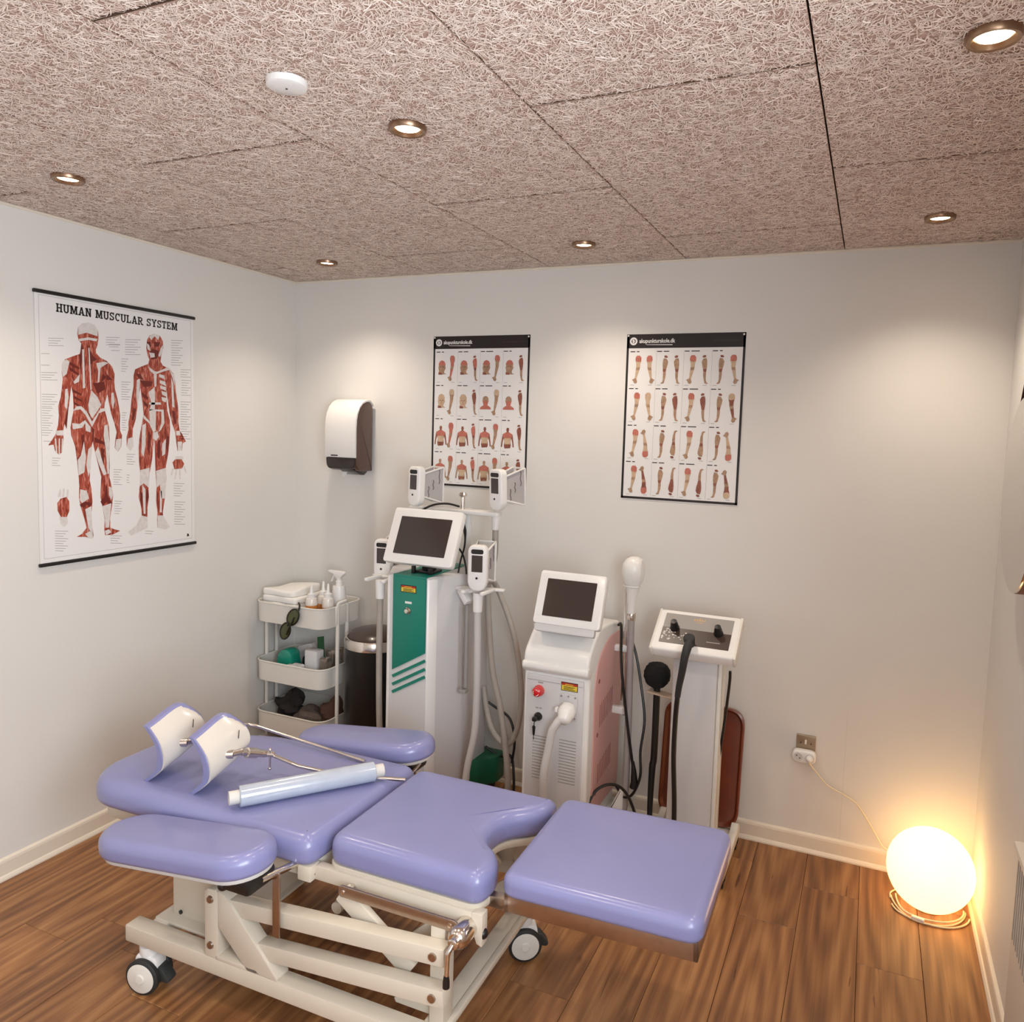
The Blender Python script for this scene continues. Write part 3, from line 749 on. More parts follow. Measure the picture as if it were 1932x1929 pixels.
  [(.3017,.1918),(.3235,.1889),(.3235,.1867),(.3016,.1896)],
  [(.3015,.182),(.3358,.178),(.3358,.1758),(.3015,.1799)],
  [(.3014,.1722),(.3294,.1686),(.3294,.1665),(.3013,.1701)],
  [(.3012,.1624),(.3231,.1593),(.323,.1571),(.3012,.1603)],
  [(.0571,.1181),(.1076,.1115),(.1076,.1095),(.0571,.1161)],
  [(.0569,.109),(.0982,.1033),(.0982,.1012),(.0569,.107)],
  [(.0567,.0999),(.0888,.0951),(.0888,.0931),(.0567,.0979)],
  [(.0565,.0908),(.107,.0837),(.107,.0817),(.0565,.0888)],
  [(.0563,.0816),(.0976,.0755),(.0976,.0735),(.0563,.0797)],
  [(.0561,.0725),(.0883,.0674),(.0882,.0654),(.0561,.0705)],
  [(.0559,.0634),(.1065,.0559),(.1064,.0539),(.0559,.0614)],
  [(.0557,.0543),(.097,.0478),(.097,.0458),(.0557,.0523)],
  [(.0555,.0451),(.0877,.0398),(.0876,.0377),(.0555,.0431)],
  [(.2828,.0754),(.3341,.0683),(.3341,.0662),(.2828,.0733)],
  [(.2827,.0656),(.3246,.0595),(.3246,.0573),(.2826,.0635)],
  [(.2825,.0558),(.3152,.0507),(.3151,.0485),(.2825,.0537)],
  [(.2823,.046),(.3337,.0385),(.3336,.0363),(.2823,.0439)],
  [(.5807,.8719),(.6405,.8775),(.6405,.8753),(.5807,.8696)],
  [(.5806,.8616),(.6295,.8659),(.6295,.8636),(.5806,.8594)],
  [(.5805,.8513),(.6185,.8543),(.6185,.852),(.5805,.8491)],
  [(.5804,.8411),(.6402,.8462),(.6402,.844),(.5804,.8388)],
  [(.5803,.8308),(.6292,.8347),(.6292,.8324),(.5803,.8286)],
  [(.5802,.8205),(.6183,.8231),(.6182,.8209),(.5802,.8183)],
  [(.5801,.8103),(.6399,.8149),(.6399,.8126),(.5801,.808)],
  [(.58,.8),(.6289,.8034),(.6289,.8011),(.58,.7977)],
  [(.5799,.7897),(.618,.792),(.6179,.7897),(.5799,.7874)],
  [(.5798,.7794),(.6397,.7835),(.6396,.7813),(.5798,.7771)],
  [(.5797,.7691),(.6286,.7721),(.6286,.7698),(.5797,.7668)],
  [(.6273,.7537),(.6805,.7568),(.6804,.7545),(.6272,.7515)],
  [(.6272,.7433),(.6707,.7454),(.6707,.7431),(.6271,.741)],
  [(.6271,.7328),(.6609,.7341),(.6609,.7318),(.627,.7305)],
  [(.627,.7224),(.6802,.725),(.6802,.7227),(.627,.7201)],
  [(.6309,.7083),(.6801,.7104),(.6801,.7081),(.6309,.706)],
  [(.6308,.6978),(.6711,.6992),(.671,.6969),(.6308,.6955)],
  [(.6307,.6873),(.662,.688),(.662,.6857),(.6307,.685)],
  [(.6306,.6768),(.6798,.6785),(.6798,.6762),(.6306,.6745)],
  [(.6305,.6663),(.6708,.6674),(.6708,.665),(.6305,.664)],
  [(.6304,.6558),(.6618,.6563),(.6618,.6539),(.6304,.6535)],
  [(.6303,.6453),(.6796,.6466),(.6796,.6443),(.6303,.643)],
  [(.626,.6162),(.6794,.6173),(.6793,.615),(.626,.6139)],
  [(.6259,.6057),(.6696,.6062),(.6695,.6039),(.6259,.6034)],
  [(.6258,.5952),(.6598,.5952),(.6598,.5929),(.6258,.5929)],
  [(.6257,.5847),(.6791,.5853),(.6791,.5829),(.6257,.5823)],
  [(.6256,.5741),(.6693,.5743),(.6693,.5719),(.6256,.5718)],
  [(.6255,.5636),(.6595,.5633),(.6595,.561),(.6255,.5613)],
  [(.6254,.5531),(.6789,.5532),(.6788,.5509),(.6254,.5507)],
  [(.6254,.5425),(.669,.5423),(.669,.5399),(.6253,.5402)],
  [(.6253,.532),(.6593,.5314),(.6593,.5291),(.6252,.5296)],
  [(.6252,.5214),(.6786,.5211),(.6786,.5188),(.6251,.5191)],
  [(.6251,.5108),(.6688,.5102),(.6688,.5079),(.625,.5085)],
  [(.625,.5003),(.659,.4994),(.659,.4971),(.625,.498)],
  [(.6249,.4897),(.6784,.4889),(.6783,.4866),(.6249,.4874)],
  [(.6248,.4791),(.6685,.4781),(.6685,.4758),(.6248,.4768)],
  [(.6247,.4686),(.6587,.4674),(.6587,.4651),(.6247,.4662)],
  [(.6246,.458),(.6781,.4567),(.6781,.4544),(.6246,.4557)],
  [(.5865,.2671),(.6433,.2629),(.6433,.2605),(.5865,.2648)],
  [(.5864,.2565),(.6329,.2527),(.6329,.2503),(.5864,.2542)],
  [(.5863,.2459),(.6225,.2425),(.6225,.2402),(.5863,.2436)],
  [(.5862,.2353),(.643,.2306),(.643,.2283),(.5862,.233)],
  [(.5861,.2247),(.6326,.2205),(.6326,.2182),(.5861,.2224)],
  [(.586,.2141),(.6222,.2104),(.6222,.2081),(.586,.2118)],
  [(.5898,.1873),(.6468,.1818),(.6467,.1795),(.5897,.185)],
  [(.5897,.1767),(.6363,.1718),(.6363,.1695),(.5896,.1744)],
  [(.5896,.1661),(.6258,.1619),(.6258,.1595),(.5895,.1638)],
  [(.5895,.1555),(.6465,.1494),(.6465,.1471),(.5894,.1531)],
  [(.5894,.1448),(.636,.1395),(.636,.1372),(.5893,.1425)],
  [(.5893,.1342),(.6256,.1296),(.6255,.1273),(.5892,.1318)],
  [(.5891,.1235),(.6462,.117),(.6462,.1146),(.5891,.1212)],
  [(.589,.1129),(.6357,.1071),(.6357,.1048),(.589,.1105)],
  [(.5889,.1022),(.6253,.0973),(.6252,.095),(.5889,.0999)],
  [(.5888,.0915),(.6459,.0845),(.6459,.0821),(.5888,.0892)],
  [(.442,.0766),(.4832,.0709),(.4831,.0686),(.442,.0744)],
  [(.4419,.0664),(.4756,.0613),(.4755,.0591),(.4418,.0641)],
 ],
}
PY, PZ, PWD, PHT = -1.357, 1.11, .697, .98
wall_f = lambda dx: (lambda s, t: (dx, PY+s, PZ+t))
chart = thing('wall_chart', (.004, PY+PWD/2, PZ), 'large muscle chart with two red figures hanging on the left wall', 'poster')
obj('sheet', MB().box(.003, .0055, PY, PY+PWD, PZ, PZ+PHT), M_PAPER, chart, False)
for z in (PZ+PHT-.002, PZ-.004):
    obj('hanging_rail', MB().box(.001, .013, PY-.006, PY+PWD+.006, z-.006, z+.007, .003), M_BLACK, chart)
def prints(name, polys, m, dx, lab=None):
    b = MB(); f = wall_f(dx)
    for p in polys: flat(b, p, f, 0)
    return obj(name, b, m, chart, False, lab)
prints('figure', MUSCLE['red'][:1], M_RED, .0058, 'red muscle figure seen from behind')
prints('figure', MUSCLE['red'][1:2], M_RED, .0058, 'red muscle figure seen from the front')
prints('foot_drawing', MUSCLE['red'][2:3], M_RED, .0058); prints('hand_drawing', MUSCLE['red'][3:], M_RED, .0058)
for o in (prints('tendon_print', MUSCLE['white'], M_PALE, .0064), prints('muscle_line_print', MUSCLE['dark'], M_DRED, .0061),
          prints('caption_print', MUSCLE['print'], M_LINE, .0058)): o['kind'] = 'stuff'
e = .0012; bx = [.013, .017, .686, .683]; fr = []
fr += [[(.014, .018), (.014+e, .018), (.014+e, .966), (.014, .966)], [(.683-e, .018), (.683, .018), (.683, .966), (.683-e, .966)],
       [(.014, .018), (.683, .018), (.683, .018+e), (.014, .018+e)], [(.014, .966-e), (.683, .966-e), (.683, .966), (.014, .966)]]
prints('border_print', fr, M_LINE, .0058)['kind'] = 'stuff'
prints('mark_print', [[(.655, .028), (.668, .030), (.664, .040), (.657, .041)]], M_INK, .0058)
# title
txt = 'HUMAN MUSCULAR SYSTEM'; gl = [glyph(c) for c in txt]; tot = sum(g[1]+.05 for g in gl)-.05
x = 0; quads = []; S0, S1, T0, T1 = .078, .613, .915, .946
for q, w in gl:
    for poly in q: quads.append([(S0+(x+a)/tot*(S1-S0), T0+bq*(T1-T0)) for a, bq in poly])
    x += w+.05
prints('title', quads, M_INK, .006)['kind'] = 'stuff'

# ---------------- acupuncture posters
def text_mesh(body, size, bold=.0):
    cu = bpy.data.curves.new('lettering', 'FONT'); cu.body = body; cu.size = size; cu.offset = bold; cu.resolution_u = 3
    o = bpy.data.objects.new('lettering_tmp', cu); COL.objects.link(o)
    dg = bpy.context.evaluated_depsgraph_get(); me = o.evaluated_get(dg).to_mesh()
    vs = [tuple(v.co) for v in me.vertices]; fs = [tuple(p.vertices) for p in me.polygons]
    o.evaluated_get(dg).to_mesh_clear(); bpy.data.objects.remove(o); bpy.data.curves.remove(cu)
    return vs, fs
ARM = [(-.10, 1.0), (.06, 1.0), (.15, .93), (.15, .80), (.10, .70), (.09, .58), (.05, .48), (.0, .36), (-.06, .22), (-.08, .16), (-.04, .06), (-.12, .0), (-.22, .03), (-.26, .10), (-.34, .14), (-.24, .17), (-.18, .2), (-.16, .34), (-.14, .48), (-.12, .58), (-.13, .72), (-.18, .84), (-.16, .95)]
ARM_RED = [(-.10, 1.0), (.06, 1.0), (.15, .93), (.15, .80), (.02, .77), (-.155, .80), (-.18, .86), (-.16, .95)]
ARM_EL = [(.09, .58), (.05, .48), (-.14, .48), (-.12, .58)]
ARM_HAND = [(-.08, .16), (-.04, .06), (-.12, .0), (-.22, .03), (-.26, .10), (-.34, .14), (-.24, .17), (-.16, .2)]
LEG = [(-.10, .90), (.06, .88), (.14, .78), (.11, .64), (.06, .52), (.03, .44), (.04, .34), (.02, .2), (-.03, .08), (-.04, .03), (-.14, .0), (-.24, .02), (-.14, .07), (-.11, .16), (-.11, .28), (-.11, .42), (-.13, .52), (-.15, .66), (-.14, .80)]
LEG_HIP = [(-.08, .99), (.04, 1.0), (.12, .95), (.08, .91), (-.06, .92)]
LEG_KNEE = [(.06, .52), (.03, .42), (-.11, .42), (-.13, .52)]
LEG_TH = [(-.10, .90), (.06, .88), (.14, .78), (.11, .64), (.06, .52), (-.13, .52), (-.15, .66), (-.14, .80)]
HEAD = [(-.20, .34), (-.17, .36), (-.20, .52), (-.22, .60), (-.19, .62), (-.20, .76), (-.13, .88), (0, .93), (.13, .88), (.2, .76), (.19, .62), (.22, .58), (.19, .5), (.13, .4), (.14, .32), (.27, .26), (-.2, .24)]
HEAD_TOP = [(-.2, .72), (-.13, .88), (0, .93), (.13, .88), (.2, .72), (0, .68)]
HEAD_LOW = [(-.2, .36), (-.02, .34), (.02, .24), (-.2, .24)]
BACKH = [(-.33, .2), (-.30, .3), (-.12, .4), (-.14, .5), (-.18, .62), (-.16, .78), (-.06, .86), (.06, .86), (.16, .78), (.18, .62), (.14, .5), (.12, .4), (.30, .3), (.33, .2)]
TORSO = [(-.32, .12), (-.30, .3), (-.27, .5), (-.24, .66), (-.12, .72), (-.04, .76), (-.07, .84), (-.05, .93), (.05, .93), (.07, .84), (.04, .76), (.12, .72), (.24, .66), (.27, .5), (.30, .3), (.32, .12), (.26, .12), (.24, .3), (.19, .48), (.15, .36), (.17, .18), (.14, .08), (-.14, .06), (-.17, .18), (-.15, .36), (-.19, .48), (-.24, .3), (-.26, .12)]
TORSO_UP = [(-.24, .66), (-.12, .72), (0, .74), (.12, .72), (.24, .66), (.2, .52), (0, .48), (-.2, .52)]
TORSO_LO = [(-.15, .2), (.15, .2), (.14, .08), (0, .14), (-.14, .06)]
FACE = [([(-.12, .60), (-.03, .60), (-.03, .63), (-.12, .63)], 3), ([(.03, .60), (.12, .60), (.12, .63), (.03, .63)], 3), ([(-.03, .48), (.03, .48), (.01, .6), (-.01, .6)], 0), ([(-.06, .42), (.06, .42), (.06, .44), (-.06, .44)], 2)]
def ap_poster(x0, z0, w, h, label, kind, y=-.001):
    t = thing('wall_poster', (x0+w/2, 0, z0), label, 'poster', 'acupuncture posters on the back wall')
    obj('sheet', MB().box(x0, x0+w, y-.002, y, z0, z0+h), M_PAPER, t, False)
    fy = lambda d: (lambda s, u: (x0+s, y-.002-d, z0+u))
    b = MB(); f = fy(.0003); bw = .0095
    for q in ([(0, h-.058), (w, h-.058), (w, h), (0, h)], [(0, 0), (bw, 0), (bw, h), (0, h)], [(w-bw, 0), (w, 0), (w, h), (w-bw, h)], [(0, 0), (w, 0), (w, bw), (0, bw)]):
        flat(b, q, f, 0)
    obj('border_print', b, M_INK, t, False, 'black header band and border', kind='stuff')
    # header logo + lettering
    b = MB(); f = fy(.0006); R = .0165; cx, cz = .029, h-.029
    for k in range(20):
        p, q = 2*PI*k/20, 2*PI*(k+1)/20
        flat(b, [(cx+R*math.cos(a)*r, cz+R*math.sin(a)*r) for a, r in ((p, 1), (q, 1), (q, .55), (p, .55))], f, 0)
    flat(b, [(cx-.004, cz-.007), (cx+.002, cz-.008), (cx+.006, cz), (cx+.001, cz+.008), (cx-.005, cz+.006)], f, 0)
    flat(b, [(.085, h-.0445), (.195, h-.0465), (.195, h-.0435), (.085, h-.0425)], f, 0)
    obj('logo_print', b, M_PAPER, t, False, 'white round logo', kind='stuff')
    vs, fs = text_mesh('akupunkturskole.dk', .0235, .0006); sx = .152/max(v[0] for v in vs)
    b = MB(); b.add([fy(.0006)(.054+v[0]*sx, h-.036+v[1]) for v in vs], fs); obj('lettering', b, M_PAPER, t, False, kind='stuff')
    obj('faint_lettering', MB().add([fy(.0005)(*p) for p in ((.36, h-.033), (.47, h-.033), (.47, h-.027), (.36, h-.027))], [(0, 1, 2, 3)]), mat('dark grey print', (44, 30, 28), .5), t, False)
    for sx_, sz_ in ((.006, h-.006), (w-.008, h-.008)):
        obj('pin', MB().lathe([(.0005, -.0075), (.003, -.007), (.0042, -.005), (.0042, -.003)], (x0+sx_, 0, z0+sz_), 'Y', 14), M_WHITE, t)
    cw, ch = (w-.03)/4, (h-.075)/4
    b = MB(); f = fy(.0004)
    for r in range(4):
        for c in range(4):
            s0 = .015+c*cw; t1 = h-.064-r*ch
            for k, (a, e2) in enumerate(((0, .18), (.24, .24+.1*(1+(c*7+r*3) % 3)))):
                flat(b, [(s0+.002+a*cw, t1-.010), (s0+.002+e2*cw, t1-.010), (s0+.002+e2*cw, t1-.0062), (s0+.002+a*cw, t1-.0062)], f, 0)
    obj('heading_print', b, M_INK, t, False, kind='stuff')
    b = MB()
    for r in range(4):
        for c in range(4):
            s0 = .015+c*cw; t1 = h-.064-r*ch
            for a, e2 in ((.06, .2), (.72, .86)):
                flat(b, [(s0+a*cw, t1-ch+.006), (s0+e2*cw, t1-ch+.006), (s0+e2*cw, t1-ch+.008), (s0+a*cw, t1-ch+.008)], f, 0)
            if c: flat(b, [(s0-.0004, t1-ch+.003), (s0+.0004, t1-ch+.003), (s0+.0004, t1-.004), (s0-.0004, t1-.004)], f, 0)
    obj('caption_print', b, M_LINE, t, False, kind='stuff')
    mats = [M_SKIN, M_SKIN2, M_IRED, M_IDARK]
    def icon(layers, cs, ct, sz, mx=1, my=1, wx=.66):
        b = MB()
        for i, (poly, mi) in enumerate(layers):
            f = fy(.0005+.0003*i)
            P = [(cs+mx*p[0]*sz*wx, ct+my*(p[1]-.5)*sz) for p in poly]
            flat(b, P, f, mi)
        obj('illustration', b, mats, t, False)
    arm = lambda top, hand=1, body=1: [(ARM, body), (ARM_RED, top), (ARM_EL, 0), (ARM_HAND, 0)]
    leg = lambda th=None: [(LEG, 0), (LEG_HIP, 3)]+([(LEG_TH, th)] if th is not None else [])+[(LEG_KNEE, 3)]
    for r in range(4):
        for c in range(4):
            s0 = .015+c*cw; ct = h-.064-r*ch-ch*.54; sz = ch*.76
            if kind == 'limbs':
                L, Rr = ((s0+cw*.34), (s0+cw*.74))
                v = r >= 2; red2 = 2 if r % 2 == 0 else 3
                if c == 0:
                    icon(arm(2), L, ct, sz); icon(arm(2 if r != 1 else 1, 1, 1 if r != 3 else 3), Rr, ct, sz, -1 if not v else 1, -1 if v else 1)
                elif c == 1:
                    icon(leg(), L, ct, sz); icon(leg(None if r % 2 == 0 else 3), Rr, ct, sz, -1, -1 if v else 1)
                elif c == 2:
                    icon(arm(2), L, ct, sz); icon(leg(None if r % 2 == 0 else 3), Rr, ct, sz, -1, -1 if v else 1)
                else:
                    icon(leg(), L, ct, sz); icon(arm(2 if r % 2 == 0 else 1, 1, 1 if r % 2 == 0 else 3), Rr, ct, sz, -1 if not v else 1, -1 if v else 1)
            else:
                L, Rr = ((s0+cw*.28), (s0+cw*.76))
                lsz = ch*.62
                if r == 0: icon([(HEAD, 0), (HEAD_TOP, 2), (HEAD_LOW, 3)]+FACE, L, ct-.004, lsz, wx=.95)
                elif r == 1:
                    if c < 2: icon([(HEAD, 1), (HEAD_LOW, 3)]+FACE, L, ct-.004, lsz, wx=.95)
                    else: icon([(BACKH, 2), ([(-.17, .62), (-.16, .78), (-.06, .86), (.06, .86), (.16, .78), (.17, .62)], 0)], L, ct-.004, lsz*.95, wx=.95)
                else: icon([(TORSO, 3 if r == 2 else 0), (TORSO_UP, 2), ([(-.13, .24), (.13, .24), (.17, .5), (-.17, .5)], 1), (TORSO_LO, 3)], L, ct-.004, lsz*1.12, wx=.95)
                if c % 2 == 0: icon(arm(2 if r != 1 else 1, 1, 2 if (r % 2 == 0 and c == 0) else 0), Rr, ct, sz)
                else: icon([(p, m if m != 1 else 0) for p, m in leg(2 if (r != 1 and c == 1) else 3)], Rr, ct, sz*.98, -1)
    return t
ap_poster(.820, 1.377, .497, .697, 'black bordered acupuncture poster with heads and torsos above the green machine', 'heads')
ap_poster(1.764, 1.374, .490, .691, 'black bordered acupuncture poster with rows of arms and legs, right on the back wall', 'limbs')

# ================================================================== MACHINE WITH GREEN FRONT AND FOUR HANDPIECES
M_LABR = mat('label red', (176, 44, 30), .5); M_LABY = mat('label yellow', (222, 196, 60), .5)
def sticker(parent, x0, x1, z0, z1, y):
    b = MB(); F = lambda d: (lambda s, u: (s, y-d, u))
    flat(b, [(x0, z0), (x1, z0), (x1, z1), (x0, z1)], F(.0004), 0)
    e = (x1-x0)*.04; zm = z1-(z1-z0)*.36
    flat(b, [(x0+e, z0+e), (x1-e, z0+e), (x1-e, zm), (x0+e, zm)], F(.0008), 2)
    flat(b, [(x0+e, zm), (x1-e, zm), (x1-e, z1-e), (x0+e, z1-e)], F(.0008), 1)
    for k in range(3):
        zz = z0+(zm-z0)*(.25+.22*k)
        flat(b, [(x0+e*4, zz), (x1-e*(4+3*(k % 2)), zz), (x1-e*(4+3*(k % 2)), zz+.0022), (x0+e*4, zz+.0022)], F(.0012), 0)
    flat(b, [(x0+e*6, zm+.003), (x1-e*7, zm+.003), (x1-e*7, zm+.0055), (x0+e*6, zm+.0055)], F(.0012), 2)
    return obj('warning_label', b, [M_INK, M_LABR, M_LABY], parent, False, 'red and yellow warning label', kind='stuff')

def screen_unit(t, c, w, h, th, tilt, bez, rr, sub=True):
    """tablet screen leaning back: c is the centre of its front"""
    ca, sa = math.cos(tilt), math.sin(tilt)
    Mx = frame(c, (1, 0, 0), (0, ca, -sa), (0, sa, ca))
    def put(mb): mb.v = [tuple(Mx @ Vector(v)) for v in mb.v]; return mb
    s = obj('screen', put(MB().prism(rrect(-w/2, w/2, -h/2, h/2, rr), 0, th, 'Y', .005)), M_WHITE, t)
    obj('display', put(MB().prism(rrect(-w/2+bez, w/2-bez, -h/2+bez*.9, h/2-bez*.9, .003), -.0012, .002, 'Y')), M_SCREEN, s, label='dark switched off display')
    return s, Mx

t = thing('cooling_machine', (1.017, -.3, 0), 'tall white treatment machine with a green front and four handpieces', 'machine')
G1 = t; cx = 1.017
plan = [(.923, -.5), (1.111, -.5), (1.20, -.34), (1.205, -.12), (.829, -.12), (.834, -.34)]
obj('body', MB().prism(rpoly(plan, .012, 3), .10, 1.035, 'Z', .006), M_GREYW, t)
obj('corner_strip', MB().prism([(1.112, -.502), (1.124, -.492), (1.140, -.462), (1.126, -.466)], .1, 1.03, 'Z', .003), M_WHITE, t)
obj('corner_strip', MB().prism([(.922, -.502), (.934, -.505), (.934, -.49), (.90, -.47)], .1, 1.03, 'Z', .003), M_WHITE, t)
obj('base', MB().prism(rpoly([(.90, -.34), (1.14, -.34), (1.284, -.15), (1.284, -.07), (.80, -.07), (.80, -.15)], .02, 4), .062, .185, 'Z', .01), mat('dark green enamel', (10, 84, 56), .4), t)
for x, y in ((.95, -.30), (1.09, -.30), (1.23, -.11), (.84, -.11)):
    obj('caster', MB().lathe([(.008, -.014), (.027, -.013), (.03, -.008), (.03, .008), (.027, .013), (.008, .014)], (x, y, .03), 'X', 20), M_RUBBER, t)
obj('front_panel', MB().prism([(.951, .632), (1.108, .722), (1.108, 1.030), (.951, 1.030)], -.506, -.495, 'Y', .001), M_GREEN, t, label='green enamel front panel')
for k in range(3):
    zl, zr = (.607, .694) if k == 0 else ((.572, .659) if k == 1 else (.539, .627))
    b = MB(); b.bar((.953, -.5025, zl-.003), (1.109, -.5025, zr-.003), .005, .0125); obj('green_stripe', b, M_GREEN, t)
sticker(t, .989, 1.064, .968, .999, -.506)
obj('key_lock', MB().lathe([(.0005, -.524), (.009, -.523), (.0105, -.518), (.0145, -.514), (.0145, -.506)], (1.027, 0, .893), 'Y', 20), M_CHROME, t)
obj('lock_label', MB().box(1.011, 1.043, -.5068, -.506, .922, .931), M_WHITE, t)
b = MB(); b.prism([(.951, -.506), (1.108, -.506), (1.10, -.14), (.96, -.14)], 1.028, 1.040, 'Z', .002); obj('top_panel', b, M_GREEN, t, label='green top panel')
b = MB(); b.prism([(1.112, -.49), (1.198, -.335), (1.203, -.13), (1.105, -.13)], 1.03, 1.037, 'Z', .002); b.prism([(.922, -.49), (.836, -.335), (.831, -.13), (.955, -.13)], 1.03, 1.037, 'Z', .002)
obj('side_shoulder', b, M_GREYW, t)
# screen with its foot
s, Mx = screen_unit(t, (1.062, -.462, 1.199), .328, .238, .034, math.radians(24), .042, .014)
obj('screen_foot', MB().box(1.015, 1.10, -.44, -.36, 1.04, 1.052, .004).bar((1.06, -.40, 1.05), (1.06, -.41, 1.13), .05, .03).box(1.005, 1.02, -.455, -.44, 1.04, 1.07, .002).box(1.085, 1.10, -.455, -.44, 1.04, 1.07, .002), M_BLACK, t)
obj('screen_cable', MB().tube([(.985, -.36, 1.292), (1.03, -.33, 1.318), (1.08, -.30, 1.325), (1.12, -.26, 1.312)], .0045, 8, smooth_n=5), M_BLACK, t)
obj('screen_cable', MB().tube([(1.195, -.36, 1.25), (1.20, -.35, 1.21), (1.192, -.34, 1.15), (1.17, -.33, 1.09), (1.16, -.33, 1.035)], [.008, .008, .004, .004, .004, .004, .004], 8, smooth_n=4), M_BLACK, t)
obj('screen_cable', MB().tube([(1.165, -.36, 1.16), (1.185, -.34, 1.12), (1.195, -.33, 1.07), (1.20, -.33, 1.035)], .004, 8, smooth_n=4), M_BLACK, t)
# rear post with cross plate
obj('rear_post', MB().tube([(1.133, -.2, 1.03), (1.133, -.2, 1.30)], .0135, 14), M_WHITE, t)
obj('post_knob', MB().lathe([(.010, 1.30), (.010, 1.352), (.017, 1.356), (.019, 1.363), (.013, 1.372), (.0005, 1.375)], (1.125, -.24, 0), seg=18), M_CHROME, t)
b = MB(); b.prism(rpoly([(.868, -.275), (1.31, -.275), (1.31, -.225), (1.19, -.205), (.98, -.205), (.868, -.235)], .012, 3), 1.281, 1.300, 'Z', .004)
obj('cross_plate', b, M_WHITE, t)
obj('hose_socket', MB().lathe([(.012, 1.222), (.017, 1.224), (.019, 1.282)], (1.292, -.25, 0), seg=18), M_WHITE, t)
obj('hose_socket', MB().lathe([(.012, 1.222), (.017, 1.224), (.019, 1.282)], (.90, -.25, 0), seg=18), M_WHITE, t)

M_CUP = mat('frosted cup panel', (176, 172, 172), .35)
def handpiece(x, y, z, sc, rz, tilt):
    """applicator: slim handle with display, suction cup behind it; (x,y,z) = centre of the handle front"""
    M = frame((x, y, z), *[Vector(c) for c in (Matrix.Rotation(rz, 3, 'Z') @ Matrix.Rotation(tilt, 3, 'X')).transposed()]) @ Matrix.Scale(sc, 4)
    def put(mb): mb.v = [tuple(M @ Vector(v)) for v in mb.v]; return mb
    h = obj('handpiece', put(MB().prism(rpoly([(-.038, -.070), (-.018, -.095), (.018, -.095), (.038, -.070), (.038, .066), (.026, .082), (-.026, .082), (-.038, .066)], .018, 4), 0, .04, 'Y', .009, 3)), M_WHITE, G1)
    obj('sensor_window', put(MB().prism(rrect(-.024, .024, .049, .067, .008), -.0008, .003, 'Y')), M_BLACK, h)
    obj('display', put(MB().prism(rrect(-.0215, .0215, -.020, .044, .002), -.0006, .003, 'Y')), M_SCREEN, h)
    obj('button', put(MB().lathe([(.0005, -.0015), (.019, -.001), (.0205, .003)], (0, 0, -.043), 'Y', 20).lathe([(.0005, -.003), (.004, -.0028), (.0045, -.001)], (0, 0, -.043), 'Y', 12)), M_WHITE, h)
    obj('button_dot', put(MB().lathe([(.0005, -.0042), (.0046, -.0038), (.0048, -.0025)], (0, 0, -.043), 'Y', 12)), M_BLACK, h)
    # cup: flares backwards, open frame on both sides
    b = MB(); n0, n1 = (.018, .045), (.030, .062)
    def rim(xs):
        y0, y1 = .036, .145; a0, a1 = .050, .080
        x0, x1 = xs*.026, xs*.036
        for p, q in (((y0, -a0), (y1, -a1)), ((y1, -a1), (y1, a1)), ((y1, a1), (y0, a0)), ((y0, a0), (y0, -a0))):
            fx = lambda yy: x0+(x1-x0)*(yy-y0)/(y1-y0)
            b.bar((fx(p[0]), p[0], p[1]), (fx(q[0]), q[0], q[1]), .007, .007, (1, 0, 0), .002)
    rim(1); rim(-1)
    b.box(-.036, .036, .143, .149, -.082, -.074, .002).box(-.036, .036, .143, .149, .074, .082, .002).box(-.028, .028, .03, .038, -.05, .05, .002)
    cup = obj('cup_frame', put(b), M_WHITE, h)
    b = MB()
    for xs in (1, -1):
        b.add([(xs*.0245, .038, -.048), (xs*.0335, .143, -.077), (xs*.0335, .143, .077), (xs*.0245, .038, .048)], [(0, 1, 2, 3)])
        b.add([(xs*.0225, .038, -.048), (xs*.0315, .143, -.077), (xs*.0315, .143, .077), (xs*.0225, .038, .048)], [(3, 2, 1, 0)])
    obj('cup_panel', put(b), M_CUP, cup)
    b = MB()
    for k, (yy, z0, z1) in enumerate(((.065, -.055, -.005), (.09, -.02, .022), (.122, .005, .068))):
        q = [(yy, z0), (yy+.004, z0+(z1-z0)*.2), (yy-.001, z0+(z1-z0)*.5), (yy+.003, z0+(z1-z0)*.8), (yy, z1)]
        xx = .0255+(yy-.036)/.107*.009
        b.tube([(xx, a, c) for a, c in q], .0022, 6, smooth_n=2)
    obj('cup_marking', put(b), mat('brown grey print', (118, 104, 100), .5), cup)
    return h
handpiece(.938, -.345, 1.400, .98, -.30, -.02)
handpiece(1.330, -.345, 1.406, .98, -.34, .05)
handpiece(1.317, -.46, 1.097, 1.06, .22, .0)
handpiece(.790, -.36, 1.066, 1.05, .12, .0)
